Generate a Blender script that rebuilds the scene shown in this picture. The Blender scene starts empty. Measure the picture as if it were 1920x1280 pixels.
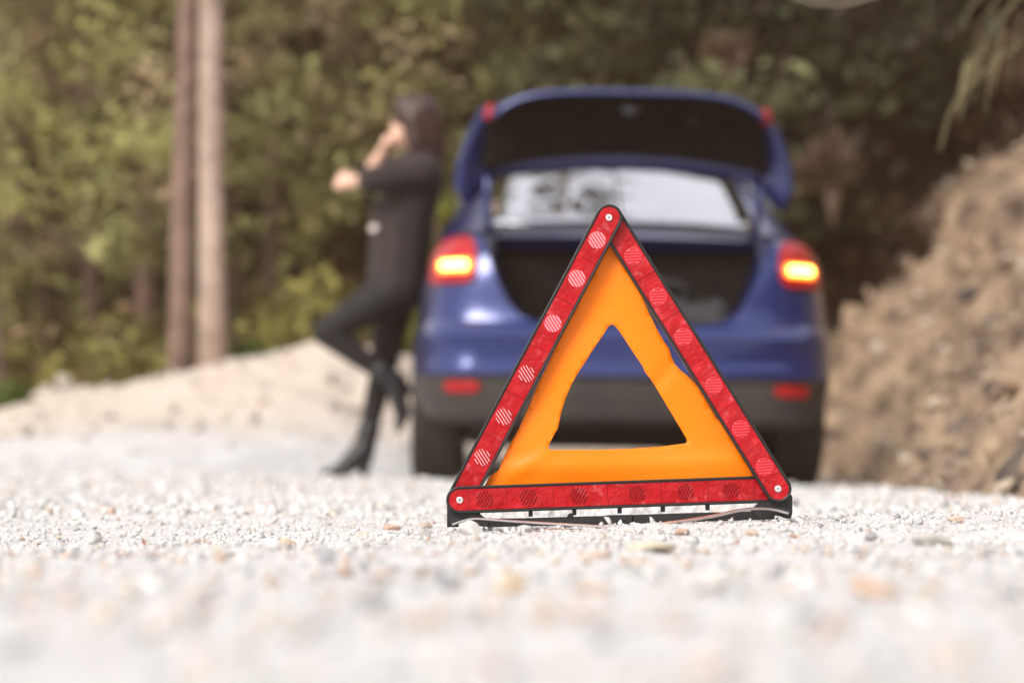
import bpy, bmesh, math, random
import numpy as np
from mathutils import Vector, Matrix, noise as mnoise
from mathutils.bvhtree import BVHTree
from mathutils.geometry import delaunay_2d_cdt

S = bpy.context.scene
COL = S.collection
rng = np.random.default_rng(11)
random.seed(11)
R = math.radians
PI = math.pi

# ---------------------------------------------------------------- camera
LENS, FPX = 85.0, 85.0 / 36.0 * 1920.0        # FPX: focal length in pixels of the 1920 wide photograph
CAMZ, TILT = 0.075, math.atan(236 / FPX)
TD = 3.1                                       # distance of the triangle
cam = bpy.data.cameras.new('camera')
camo = bpy.data.objects.new('camera', cam)
COL.objects.link(camo)
cam.lens, cam.sensor_width = LENS, 36.0
cam.clip_start, cam.clip_end = 0.02, 600
camo.location = (0, 0, CAMZ)
camo.rotation_euler = (R(90) + TILT, 0, 0)
cam.dof.use_dof = True
cam.dof.focus_distance = TD - 0.02
cam.dof.aperture_fstop = 3.5
S.camera = camo

# ---------------------------------------------------------------- sky, sun, exposure
SUN_EL, SUN_AZ = R(37), R(-148)                # azimuth from +Y towards +X: behind the camera on the left, veiled by thin cloud
w = bpy.data.worlds.new('World')
S.world = w
w.use_nodes = True
nt = w.node_tree
bg = nt.nodes['Background']
sky = nt.nodes.new('ShaderNodeTexSky')
sky.sky_type = 'NISHITA'
sky.sun_disc = False
sky.sun_elevation = SUN_EL
sky.sun_rotation = SUN_AZ
sky.dust_density = 4.0
sky.air_density = 1.0
hs = nt.nodes.new('ShaderNodeHueSaturation')   # thin overcast: the blue is mostly washed out
hs.inputs['Saturation'].default_value = 0.22
nt.links.new(sky.outputs[0], hs.inputs['Color'])
cl = nt.nodes.new('ShaderNodeMix')             # bright even cloud over most of the sky
cl.data_type = 'RGBA'
cl.inputs[0].default_value = .72
cl.inputs[7].default_value = (5.2, 5.2, 5.25, 1)
cn = nt.nodes.new('ShaderNodeTexNoise')
cn.inputs['Scale'].default_value, cn.inputs['Detail'].default_value = 3.2, 5
cr = nt.nodes.new('ShaderNodeValToRGB')
cr.color_ramp.elements[0].position, cr.color_ramp.elements[1].position = .35, .65
cr.color_ramp.elements[0].color, cr.color_ramp.elements[1].color = (.78, .79, .82, 1), (1.12, 1.12, 1.12, 1)
cm = nt.nodes.new('ShaderNodeMix')
cm.data_type, cm.blend_type = 'RGBA', 'MULTIPLY'
cm.inputs[0].default_value = 1
cm.inputs[6].default_value = (4.3, 4.42, 4.65, 1)
nt.links.new(nt.nodes.new('ShaderNodeTexCoord').outputs['Generated'], cn.inputs['Vector'])
nt.links.new(cn.outputs[0], cr.inputs[0]); nt.links.new(cr.outputs[0], cm.inputs[7])
nt.links.new(cm.outputs[2], cl.inputs[7])
nt.links.new(hs.outputs[0], cl.inputs[6])
nt.links.new(cl.outputs[2], bg.inputs['Color'])
bg.inputs['Strength'].default_value = 0.15
sl = bpy.data.lights.new('sun', 'SUN')
sl.energy = 1.7
sl.angle = R(24)
sl.color = (1.0, 0.925, 0.83)
so = bpy.data.objects.new('sun', sl)
COL.objects.link(so)
sdir = Vector((math.sin(SUN_AZ) * math.cos(SUN_EL), math.cos(SUN_AZ) * math.cos(SUN_EL), math.sin(SUN_EL)))
so.rotation_euler = sdir.to_track_quat('Z', 'Y').to_euler()
so.location = (-10, 10, 30)
vs = S.view_settings
S.display_settings.display_device = 'sRGB'
vs.view_transform, vs.look, vs.gamma, vs.exposure = 'Standard', 'None', 1.0, 1.05
vs.use_curve_mapping = False
S.render.engine = 'CYCLES'
cy = S.cycles
cy.max_bounces, cy.diffuse_bounces, cy.glossy_bounces, cy.transmission_bounces, cy.transparent_max_bounces = 10, 7, 4, 6, 6
cy.volume_bounces = 0
cy.use_denoising = True
cy.sample_clamp_indirect = 6.0
cy.caustics_reflective = cy.caustics_refractive = False

# ---------------------------------------------------------------- helpers
def at(px, py, Y):
    """the point at depth Y that a pixel of the photograph shows"""
    u, v = (px - 960) / FPX, (640 - py) / FPX
    d = Vector((u, math.cos(TILT) - v * math.sin(TILT), math.sin(TILT) + v * math.cos(TILT)))
    return Vector((0, 0, CAMZ)) + d * (Y / d.y)

def tag(o, label=None, cat=None, group=None, kind=None):
    if label: o['label'] = label
    if cat: o['category'] = cat
    if group: o['group'] = group
    if kind: o['kind'] = kind
    return o

def empty(name, loc=(0, 0, 0), rot=(0, 0, 0), scale=1.0):
    o = bpy.data.objects.new(name, None)
    COL.objects.link(o)
    o.location, o.rotation_euler = loc, rot
    o.scale = (scale,) * 3
    o.empty_display_size = .1
    return o

def link(name, me, mats=None, parent=None, smooth=True):
    o = bpy.data.objects.new(name, me)
    COL.objects.link(o)
    if mats is not None and not me.materials:
        for m in (mats if isinstance(mats, (list, tuple)) else [mats]):
            me.materials.append(m)
    if smooth:
        me.polygons.foreach_set('use_smooth', [True] * len(me.polygons))
    if parent: o.parent = parent
    return o

def obj(name, bm, mats, parent=None, smooth=True, angle=None):
    me = bpy.data.meshes.new(name)
    bmesh.ops.recalc_face_normals(bm, faces=bm.faces[:])
    bm.to_mesh(me)
    bm.free()
    o = link(name, me, mats, parent, smooth)
    if smooth and angle is not None:
        me.set_sharp_from_angle(angle=R(angle))
    return o

def evaluated(o):
    """mesh of o with its modifiers applied"""
    dg = bpy.context.evaluated_depsgraph_get()
    dg.update()
    return bpy.data.meshes.new_from_object(o.evaluated_get(dg))

def drop(o):
    me = o.data
    bpy.data.objects.remove(o, do_unlink=True)
    if me and me.users == 0: bpy.data.meshes.remove(me)

def solidify(o, t, offset=-1.0):
    m = o.modifiers.new('thickness', 'SOLIDIFY')
    m.thickness, m.offset = t, offset
    return o

def arrays_mesh(name, V, F, cols=None):
    """mesh from numpy vertices and equal sided faces; cols = colour per vertex"""
    me = bpy.data.meshes.new(name)
    n, k = F.shape
    me.vertices.add(len(V))
    me.vertices.foreach_set('co', V.astype(np.float32).ravel())
    me.loops.add(n * k)
    me.loops.foreach_set('vertex_index', F.astype(np.int32).ravel())
    me.polygons.add(n)
    me.polygons.foreach_set('loop_start', np.arange(0, n * k, k, dtype=np.int32))
    me.polygons.foreach_set('loop_total', np.full(n, k, dtype=np.int32))
    me.update(calc_edges=True)
    if cols is not None:
        a = me.color_attributes.new('col', 'FLOAT_COLOR', 'POINT')
        c4 = np.ones((len(V), 4), np.float32)
        c4[:, :3] = cols
        a.data.foreach_set('color', c4.ravel())
    return me

def box(bm, c, s, M=None):
    r = bmesh.ops.create_cube(bm, size=1.0)
    bmesh.ops.scale(bm, vec=s, verts=r['verts'])
    if M is not None: bmesh.ops.transform(bm, matrix=M, verts=r['verts'])
    bmesh.ops.translate(bm, vec=c, verts=r['verts'])
    return r['verts']

def tube(bm, pts, rad, n=10, caps=True):
    pts = [Vector(p) for p in pts]
    if not isinstance(rad, (list, tuple)): rad = [rad] * len(pts)
    rings, prev = [], None
    for i, p in enumerate(pts):
        t = (pts[min(i + 1, len(pts) - 1)] - pts[max(i - 1, 0)]).normalized()
        a = prev if prev is not None else (Vector((0, 0, 1)) if abs(t.z) < .9 else Vector((1, 0, 0)))
        e1 = (a - t * a.dot(t)).normalized()
        prev = e1
        e2 = t.cross(e1)
        rings.append([bm.verts.new(p + (e1 * math.cos(2 * PI * k / n) + e2 * math.sin(2 * PI * k / n)) * rad[i]) for k in range(n)])
    for a, b in zip(rings, rings[1:]):
        for k in range(n):
            bm.faces.new((a[k], a[(k + 1) % n], b[(k + 1) % n], b[k]))
    if caps:
        bm.faces.new(rings[0][::-1]); bm.faces.new(rings[-1])

def lathe(bm, prof, n=32, M=None, closed=False):
    """profile (radius, height) turned about z"""
    rows = []
    for r_, z in prof:
        if r_ < 1e-6: rows.append([bm.verts.new((0, 0, z))])
        else: rows.append([bm.verts.new((r_ * math.cos(2 * PI * k / n), r_ * math.sin(2 * PI * k / n), z)) for k in range(n)])
    pairs = list(zip(rows, rows[1:])) + ([(rows[-1], rows[0])] if closed else [])
    for a, b in pairs:
        for k in range(n):
            q = [a[k % len(a)], a[(k + 1) % len(a)], b[(k + 1) % len(b)], b[k % len(b)]]
            q2 = []
            for v in q:
                if v not in q2: q2.append(v)
            if len(q2) > 2: bm.faces.new(q2)
    vs_ = [v for r_ in rows for v in r_]
    if M is not None: bmesh.ops.transform(bm, matrix=M, verts=vs_)
    return vs_

def grid(bm, P, wrap=False):
    """P[i][j] points -> quads"""
    V = [[bm.verts.new(p) for p in row] for row in P]
    for a, b in zip(V, V[1:]):
        m = len(a)
        for j in range(m if wrap else m - 1):
            bm.faces.new((a[j], a[(j + 1) % m], b[(j + 1) % m], b[j]))
    return V

def lerp(x, xs, ys): return float(np.interp(x, xs, ys))

# value noise on numpy arrays
_tab = rng.random((256, 256))
def vnoise(x, y):
    xi, yi = np.floor(x).astype(int), np.floor(y).astype(int)
    fx, fy = x - xi, y - yi
    fx, fy = fx * fx * (3 - 2 * fx), fy * fy * (3 - 2 * fy)
    a, b = _tab[xi & 255, yi & 255], _tab[(xi + 1) & 255, yi & 255]
    c, d = _tab[xi & 255, (yi + 1) & 255], _tab[(xi + 1) & 255, (yi + 1) & 255]
    return (a * (1 - fx) + b * fx) * (1 - fy) + (c * (1 - fx) + d * fx) * fy - .5
def fbm(x, y, o=4, g=.5):
    t, a = 0, 1.0
    for i in range(o):
        t = t + a * vnoise(x * 2 ** i + 17.3 * i, y * 2 ** i + 5.1 * i)
        a *= g
    return t
def sstep(a, b, x):
    t = np.clip((x - a) / (b - a), 0, 1)
    return t * t * (3 - 2 * t)

# ---------------------------------------------------------------- materials
def mat(name, col, rough=.5, metal=0., var=.12, scale=8., bump=0., bscale=40., coat=0., col2=None, spec=.5, attr=False, trans=0., detail=6., coords='Object'):
    m = bpy.data.materials.new(name)
    m.use_nodes = True
    nt = m.node_tree
    N, L = nt.nodes, nt.links
    b = N['Principled BSDF']
    b.inputs['Roughness'].default_value = rough
    b.inputs['Metallic'].default_value = metal
    b.inputs['Specular IOR Level'].default_value = spec
    b.inputs['Coat Weight'].default_value = coat
    b.inputs['Coat Roughness'].default_value = .16
    tc = N.new('ShaderNodeTexCoord')
    nz = N.new('ShaderNodeTexNoise')
    nz.inputs['Scale'].default_value = scale
    nz.inputs['Detail'].default_value = detail
    L.new(tc.outputs[coords], nz.inputs['Vector'])
    rp = N.new('ShaderNodeValToRGB')
    c2 = col2 or tuple(c * (1 - var) for c in col)
    c1 = col if col2 else tuple(min(1, c * (1 + var)) for c in col)
    rp.color_ramp.elements[0].position, rp.color_ramp.elements[1].position = .32, .68
    rp.color_ramp.elements[0].color = (*c2, 1)
    rp.color_ramp.elements[1].color = (*c1, 1)
    L.new(nz.outputs['Fac'], rp.inputs['Fac'])
    out = rp.outputs['Color']
    if attr:
        at_ = N.new('ShaderNodeAttribute')
        at_.attribute_name = 'col'
        mx = N.new('ShaderNodeMix')
        mx.data_type, mx.blend_type = 'RGBA', 'MULTIPLY'
        mx.inputs[0].default_value = 1
        L.new(out, mx.inputs[6]); L.new(at_.outputs['Color'], mx.inputs[7])
        out = mx.outputs[2]
    L.new(out, b.inputs['Base Color'])
    if bump:
        n2 = N.new('ShaderNodeTexNoise')
        n2.inputs['Scale'].default_value = bscale
        n2.inputs['Detail'].default_value = 6
        L.new(tc.outputs[coords], n2.inputs['Vector'])
        bp = N.new('ShaderNodeBump')
        bp.inputs['Strength'].default_value = min(1., bump)
        bp.inputs['Distance'].default_value = .5 / bscale
        L.new(n2.outputs['Fac'], bp.inputs['Height'])
        L.new(bp.outputs['Normal'], b.inputs['Normal'])
        if coat: L.new(bp.outputs['Normal'], b.inputs['Coat Normal'])
    if trans:
        tr = N.new('ShaderNodeBsdfTranslucent')
        L.new(out, tr.inputs['Color'])
        ms = N.new('ShaderNodeMixShader')
        ms.inputs[0].default_value = trans
        L.new(b.outputs[0], ms.inputs[1]); L.new(tr.outputs[0], ms.inputs[2])
        L.new(ms.outputs[0], N['Material Output'].inputs['Surface'])
    return m

M = {}
M['ground'] = mat('limestone_gravel_ground', (.61, .605, .60), .9, var=.1, scale=4.5, bump=.7, bscale=120, col2=(.46, .45, .445), detail=12)
M['stone'] = mat('stone_chip', (1, 1, 1), .85, var=.1, scale=60, bump=.4, bscale=160, attr=True)
M['soil'] = mat('dry_soil', (.36, .255, .165), .95, scale=4.2, bump=1., bscale=7, col2=(.085, .057, .040), detail=14)
M['shadesoil'] = mat('shaded_dark_soil', (.060, .040, .027), .95, scale=1.2, bump=1., bscale=6, col2=(.020, .014, .010), detail=10)  # dark soil, with the overhang's shade put into its colour
M['hill'] = mat('hill_ground', (.20, .16, .09), .95, scale=.25, bump=.5, bscale=2, col2=(.11, .085, .05), detail=10)
M['leaf'] = mat('leaf', (1, 1, 1), .6, var=.15, scale=2., attr=True, trans=.18, spec=.2)
M['barkdark'] = mat('shaded_bark', (.17, .105, .08), .9, scale=5, bump=1., bscale=14, col2=(.10, .06, .045))
M['dryleaf'] = mat('dry_leaf', (1, 1, 1), .8, var=.25, scale=3., attr=True, trans=.2, spec=.2)
M['bark'] = mat('pine_bark', (.26, .175, .14), .9, scale=5, bump=1., bscale=14, col2=(.14, .09, .07))
M['barkpale'] = mat('pale_bark', (.48, .37, .31), .9, scale=5, bump=1., bscale=14, col2=(.29, .21, .17))
M['paint'] = mat('blue_car_paint', (.004, .019, .135), .28, metal=.40, var=.05, scale=3, coat=.9)
M['black_plastic'] = mat('textured_black_plastic', (.020, .020, .022), .55, col2=(.050, .043, .037), scale=2.5, bump=.15, bscale=300)
M['carpet'] = mat('boot_carpet', (.010, .0095, .0095), .95, var=.3, scale=20, bump=.4, bscale=200, spec=.1)
M['void'] = mat('wheel_arch_liner', (.008, .008, .008), .95, var=.2, spec=.1)
M['rubber'] = mat('tyre_rubber', (.020, .019, .018), .8, var=.2, scale=10, bump=.2, bscale=120, col2=(.035, .031, .027))
M['alloy'] = mat('alloy', (.5, .5, .52), .35, metal=.9, var=.06)
M['grey_trim'] = mat('grey_trim', (.055, .055, .06), .6, var=.15)
M['red_lens'] = mat('red_lens', (.36, .008, .012), .25, var=.1, coat=.25, spec=.3)
M['bagcloth'] = mat('bag_fabric', (.030, .030, .034), .85, var=.3, scale=20, bump=.4, bscale=120)
M['skin'] = mat('skin', (.70, .43, .32), .55, var=.08, scale=6)
M['jacket'] = mat('dark_jacket', (.024, .017, .017), .85, var=.3, scale=14, bump=.3, bscale=90)
M['legging'] = mat('black_leggings', (.007, .006, .007), .8, var=.2, scale=14, bump=.2, bscale=200)
M['boot'] = mat('black_boot', (.010, .011, .014), .45, var=.2, bump=.1, bscale=60)
M['hair'] = mat('maroon_hair', (.036, .013, .010), .42, var=.4, scale=30, bump=.5, bscale=60)
M['button'] = mat('pale_button', (.62, .55, .50), .3, var=.05)
M['eye'] = mat('eye', (.03, .02, .015), .15, var=.05)
M['lip'] = mat('lip', (.42, .14, .12), .45, var=.05)
M['frame_black'] = mat('glossy_black_plastic', (.006, .006, .007), .30, var=.15, scale=60, bump=.12, bscale=260)
M['base_black'] = mat('matt_black_plastic', (.010, .010, .012), .45, var=.25, scale=50, bump=.25, bscale=220)
M['steel'] = mat('bare_steel_strip', (.62, .60, .60), .33, metal=.9, var=.12, scale=40, bump=.1, bscale=200)
M['rivet'] = mat('bright_rivet', (.80, .80, .80), .28, metal=.85, var=.04, scale=60)
M['disc_pale'] = mat('pale_pink_stripe', (.66, .36, .38), .4, var=.06, scale=60)
M['disc_mid'] = mat('light_red_disc', (.64, .060, .085), .35, var=.06, scale=60, coat=.15, spec=.25)
M['disc_red'] = mat('red_disc', (.46, .006, .012), .3, var=.06, scale=60, coat=.2, spec=.2)
M['disc_dark'] = mat('dark_red_stripe', (.17, .001, .003), .35, var=.06, scale=60, coat=.1, spec=.15)
M['dry_grass'] = mat('dry_grass_blade', (.23, .205, .105), .8, var=.25, scale=20, trans=.25)
M['needle'] = mat('dry_needle', (.36, .17, .08), .8, var=.2, scale=30)
M['rust_leaf'] = mat('rust_leaf', (.36, .10, .035), .7, var=.2, scale=80)
M['twig'] = mat('pale_twig', (.40, .35, .28), .85, var=.2, scale=10)

def verge_tint(m):
    # beige earth of the verge past the far side of the road
    nt = m.node_tree
    N, L = nt.nodes, nt.links
    b = N['Principled BSDF']
    src = b.inputs['Base Color'].links[0].from_socket
    tc = next(n for n in N if n.type == 'TEX_COORD')
    sp = N.new('ShaderNodeSeparateXYZ'); L.new(tc.outputs['Object'], sp.inputs[0])
    nz = N.new('ShaderNodeTexNoise'); nz.inputs['Scale'].default_value = .8; nz.inputs['Detail'].default_value = 6
    L.new(tc.outputs['Object'], nz.inputs['Vector'])
    ma = N.new('ShaderNodeMath'); ma.operation = 'MULTIPLY_ADD'; ma.inputs[1].default_value = 2.5
    L.new(nz.outputs[0], ma.inputs[0]); L.new(sp.outputs[1], ma.inputs[2])
    mr = N.new('ShaderNodeMapRange'); mr.interpolation_type = 'SMOOTHSTEP'
    mr.inputs['From Min'].default_value, mr.inputs['From Max'].default_value = 13.9, 15.9
    L.new(ma.outputs[0], mr.inputs['Value'])
    mx = N.new('ShaderNodeMix'); mx.data_type = 'RGBA'
    L.new(mr.outputs[0], mx.inputs[0]); L.new(src, mx.inputs[6])
    mx.inputs[7].default_value = (.56, .48, .41, 1)
    L.new(mx.outputs[2], b.inputs['Base Color'])
verge_tint(M['ground'])

def reflector_mat():
    m = mat('red_reflector_foil', (.50, .003, .010), .34, var=.06, scale=45, bump=.45, bscale=34, coat=.22, col2=(.36, .002, .006), spec=.18)
    nt = m.node_tree
    N, L = nt.nodes, nt.links
    b = N['Principled BSDF']
    src = b.inputs['Base Color'].links[0].from_socket
    tc = next(n for n in N if n.type == 'TEX_COORD')
    sp = N.new('ShaderNodeSeparateXYZ')
    L.new(tc.outputs['Object'], sp.inputs[0])
    def math_(op, a, b_=None):
        n = N.new('ShaderNodeMath'); n.operation = op
        for i, q in enumerate((a, b_)):
            if q is None: continue
            if isinstance(q, (int, float)): n.inputs[i].default_value = q
            else: L.new(q, n.inputs[i])
        return n.outputs[0]
    # stitched dashes along both edges
    edge = math_('GREATER_THAN', math_('ABSOLUTE', sp.outputs[1]), .0127)
    dash = math_('LESS_THAN', math_('FRACT', math_('MULTIPLY', sp.outputs[0], 1 / .0030)), .5)
    f = math_('MULTIPLY', edge, dash)
    # honeycomb of the prismatic foil
    vo = N.new('ShaderNodeTexVoronoi'); vo.inputs['Scale'].default_value = 520
    vo.feature = 'DISTANCE_TO_EDGE'
    L.new(tc.outputs['Object'], vo.inputs['Vector'])
    cell = math_('MULTIPLY', math_('LESS_THAN', vo.outputs['Distance'], .10), .35)
    f2 = math_('MAXIMUM', math_('MULTIPLY', f, .85), cell)
    mx = N.new('ShaderNodeMix'); mx.data_type = 'RGBA'
    L.new(f2, mx.inputs[0]); L.new(src, mx.inputs[6])
    mx.inputs[7].default_value = (.10, .002, .004, 1)
    # pale scuffs
    nz = N.new('ShaderNodeTexNoise'); nz.inputs['Scale'].default_value = 60; nz.inputs['Detail'].default_value = 8
    mp = N.new('ShaderNodeMapping'); mp.inputs['Location'].default_value = (3.3, 1.7, 0)
    oi = N.new('ShaderNodeObjectInfo')
    L.new(tc.outputs['Object'], mp.inputs[0])
    ad = N.new('ShaderNodeVectorMath'); ad.operation = 'ADD'
    L.new(mp.outputs[0], ad.inputs[0]); L.new(oi.outputs['Random'], ad.inputs[1])
    L.new(ad.outputs[0], nz.inputs['Vector'])
    sc = math_('MULTIPLY', math_('MAXIMUM', math_('SUBTRACT', nz.outputs['Fac'], .60), 0), 2.2)
    m2 = N.new('ShaderNodeMix'); m2.data_type = 'RGBA'
    L.new(sc, m2.inputs[0]); L.new(mx.outputs[2], m2.inputs[6])
    m2.inputs[7].default_value = (.78, .22, .25, 1)
    L.new(m2.outputs[2], b.inputs['Base Color'])
    return m
M['foil'] = reflector_mat()

def orange_mat():
    m = mat('fluorescent_orange_vinyl', (1.0, .235, .001), .42, var=.02, scale=12, bump=.05, bscale=30, coat=.0, trans=.16, spec=.3)
    return m
M['orange'] = orange_mat()

def emit(name, col, s):
    m = bpy.data.materials.new(name); m.use_nodes = True
    nt = m.node_tree
    b = nt.nodes['Principled BSDF']
    nz = nt.nodes.new('ShaderNodeTexNoise'); nz.inputs['Scale'].default_value = 60
    rp = nt.nodes.new('ShaderNodeValToRGB')
    rp.color_ramp.elements[0].color = (*[c * .85 for c in col], 1)
    rp.color_ramp.elements[1].color = (*col, 1)
    nt.links.new(nz.outputs[0], rp.inputs[0])
    b.inputs['Base Color'].default_value = (*[min(1, c) for c in col], 1)
    nt.links.new(rp.outputs[0], b.inputs['Emission Color'])
    b.inputs['Emission Strength'].default_value = s
    return m
M['lamp'] = emit('lit_indicator', (1.0, .46, .08), 8.0)

M['lit_lens'] = emit('lit_amber_lens', (1.0, .20, .012), 1.5)

def glass_mat():
    m = mat('tinted_reflective_glass', (.62, .64, .68), .03, var=.03, scale=2)
    b = m.node_tree.nodes['Principled BSDF']
    b.inputs['Metallic'].default_value = 1.0     # mirror film
    return m
M['glass'] = glass_mat()

# ---------------------------------------------------------------- ground
def H(x, y, fine=True):
    """height of the gravel ground"""
    x, y = np.asarray(x, float), np.asarray(y, float)
    h = -.0175 * np.clip(x - .44, -1.6, 1.6) * sstep(7, 9, y) * (1 - sstep(15, 18, y))
    h = h - .0065 * (1 - sstep(3.5, 5.5, y)) * sstep(.6, 2, y)
    h = h + .034 * np.clip(x, -.6, .6) * np.exp(-((y - TD) / .5) ** 2)
    d0 = np.interp(x, [-3.5, -2.2, -1.4, -.6, .3, 1.2, 3], [11.4, 11.2, 11.25, 11.95, 13.7, 15.2, 16.5])
    sl_ = np.interp(x, [-5, -3.6, -2.2, -1.2, 3], [.095, .105, .145, .18, .19])
    t = np.clip(y - d0, 0, np.maximum(16.6 - d0, 1.))
    rise = sl_ * (t * t / (t + 1.2)) * 1.14
    h = h + rise + rise * (.18 * fbm(x * .9, y * .9, 3) + .13 * fbm(x * 2.7 + 4, y * 1.6, 3)) - .22 * sstep(16.9, 19, y)
    h = h + .03 * fbm(x * .35 + 3, y * .35, 3) * sstep(4, 8, y) * (1 - .8 * np.exp(-((x - .44) / 1.4) ** 2) * (y < 15))
    if fine:
        near = np.clip(1.3 - np.abs(y) / 14, .25, 1)
        h = h + near * (.008 * fbm(x * 7, y * 7, 3) + .0050 * fbm(x * 34, y * 34, 2)) * np.interp(y, [0, 1.2, 2.6, 20], [.25, .45, 1, 1])
        h = h - .006 * np.exp(-((np.hypot(x, y)) / .6) ** 2)
    return h

def axis(parts):
    a = []
    for lo, hi, n in parts: a += list(np.linspace(lo, hi, n, endpoint=False))
    return np.array(a + [parts[-1][1]])
xs = axis([(-150, -20, 8), (-20, -4, 24), (-4, -1.3, 60), (-1.3, 1.3, 190), (1.3, 4, 50), (4, 20, 16), (20, 150, 8)])
ys = axis([(-120, -6, 8), (-6, .3, 24), (.3, 2.2, 130), (2.2, 4.4, 190), (4.4, 9, 120), (9, 18, 110), (18, 40, 30), (40, 240, 12)])
X, Y = np.meshgrid(xs, ys)
V = np.stack([X, Y, H(X, Y)], -1).reshape(-1, 3)
ny, nx = X.shape
i = np.arange(ny * nx).reshape(ny, nx)
F = np.stack([i[:-1, :-1], i[:-1, 1:], i[1:, 1:], i[1:, :-1]], -1).reshape(-1, 4)
ground = link('ground', arrays_mesh('ground', V, F), M['ground'])
tag(ground, 'pale limestone gravel road and its lumpy verge', kind='structure')

# ---------------------------------------------------------------- bank on the right
TOE_Y = [0, 3, 4.6, 5.3, 6.3, 8, 10, 12, 14, 17, 20]
TOE_X = [2.6, 2.0, 1.40, 1.16, 1.13, 1.26, 1.50, 1.72, 1.78, 1.45, 1.2]
def bank_pt(y, r):
    toe = np.interp(y, TOE_Y, TOE_X)
    edge = sstep(0, .25, r)
    n1 = fbm(y * .8 + 9, r * .8 + 2, 5, .55)
    n2 = fbm(y * 3.1 + 1, r * 3.1 + 7, 4, .6)
    n3 = np.abs(fbm(y * 1.9 + 4, r * 2.4, 4, .6))
    x = toe + .77 * r - edge * (.13 * n1 + .07 * n2 - .10 * n3) + .12 * fbm(y * 1.5, r * 0 + 3, 3)
    z = -.06 + .85 * r ** 1.02 + edge * (.13 * n1 + .11 * n2 - .10 * n3)
    return x, z
yy = axis([(0, 4, 30), (4, 16, 230), (16, 20, 50)])
rr = axis([(0, 3.2, 110), (3.2, 9, 50)])
RR, YY = np.meshgrid(rr, yy)
BX, BZ = bank_pt(YY, RR)
V = np.stack([BX, YY, BZ], -1).reshape(-1, 3)
ny, nx = RR.shape
i = np.arange(ny * nx).reshape(ny, nx)
F = np.stack([i[:-1, :-1], i[1:, :-1], i[1:, 1:], i[:-1, 1:]], -1).reshape(-1, 4)
bank = link('dirt_bank', arrays_mesh('dirt_bank', V, F), M['soil'])
tag(bank, 'brown crumbling dirt bank beside the road', kind='structure')

# dark slope behind the car on the right, the shade of its overhang put into its colour
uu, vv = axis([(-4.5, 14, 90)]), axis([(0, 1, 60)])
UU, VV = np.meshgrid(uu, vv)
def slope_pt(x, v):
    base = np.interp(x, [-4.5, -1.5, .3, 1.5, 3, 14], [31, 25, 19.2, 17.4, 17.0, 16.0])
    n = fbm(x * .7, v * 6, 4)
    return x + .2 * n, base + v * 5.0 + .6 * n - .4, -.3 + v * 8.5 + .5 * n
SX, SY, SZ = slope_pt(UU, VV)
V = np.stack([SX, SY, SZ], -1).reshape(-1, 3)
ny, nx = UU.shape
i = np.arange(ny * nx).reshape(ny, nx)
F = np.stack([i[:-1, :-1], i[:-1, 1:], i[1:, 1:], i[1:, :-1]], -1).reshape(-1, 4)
tag(link('dark_slope', arrays_mesh('dark_slope', V, F), M['shadesoil']), 'steep dark overgrown slope behind the car', kind='structure')

# wooded hill that closes the view
hx, hy = axis([(-160, 160, 80)]), axis([(30, 110, 40)])
HX, HY = np.meshgrid(hx, hy)
HZ = .3 + 26 * sstep(30, 105, HY) + 3 * fbm(HX * .05, HY * .05, 4) * sstep(30, 50, HY)
V = np.stack([HX, HY, HZ], -1).reshape(-1, 3)
ny, nx = HX.shape
i = np.arange(ny * nx).reshape(ny, nx)
F = np.stack([i[:-1, :-1], i[:-1, 1:], i[1:, 1:], i[1:, :-1]], -1).reshape(-1, 4)
tag(link('hill', arrays_mesh('hill', V, F), M['hill']), 'wooded hillside closing the view behind the forest', kind='structure')

# ---------------------------------------------------------------- added warm haze in place of lens flare
bm = bmesh.new()
box(bm, (0, 60, 18), (340, 400, 42))
haze = obj('haze', bm, None, smooth=False)
hm = bpy.data.materials.new('flare_haze')
hm.use_nodes = True
hn = hm.node_tree
hn.nodes.remove(hn.nodes['Principled BSDF'])
pv = hn.nodes.new('ShaderNodeVolumePrincipled')
pv.inputs['Color'].default_value = (1.0, .62, .39, 1)
pv.inputs['Density'].default_value = .0024
pv.inputs['Anisotropy'].default_value = .0
hn.links.new(pv.outputs[0], hn.nodes['Material Output'].inputs['Volume'])
haze.data.materials.append(hm)
tag(haze, 'added warm haze standing in for lens flare before the forest', 'haze', kind='stuff')

# ---------------------------------------------------------------- gravel and stones
def hull(seed, n=9, flat=.65):
    r = random.Random(seed)
    bm = bmesh.new()
    for k in range(n):
        v = Vector((r.gauss(0, 1), r.gauss(0, 1), r.gauss(0, 1))).normalized() * r.uniform(.75, 1.1)
        bm.verts.new((v.x * r.uniform(.9, 1.2), v.y * .8, v.z * flat))
    res = bmesh.ops.convex_hull(bm, input=bm.verts[:])
    bmesh.ops.delete(bm, geom=[g for g in bm.verts if not g.link_faces], context='VERTS')
    bmesh.ops.triangulate(bm, faces=bm.faces[:])
    bm.verts.index_update()
    V = np.array([v.co[:] for v in bm.verts])
    F = np.array([[v.index for v in f.verts] for f in bm.faces])
    bm.free()
    return V * .5, F
HULLS = [hull(s, 8 + s % 4, .5 + .05 * (s % 6)) for s in range(20)]
PAL = np.array([(.65, .645, .64), (.59, .585, .58), (.69, .685, .68), (.54, .52, .50), (.42, .42, .43), (.34, .345, .37), (.58, .47, .40), (.50, .36, .28), (.62, .55, .46)])
PW = np.array([.36, .24, .26, .05, .025, .012, .03, .010, .04])

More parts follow.
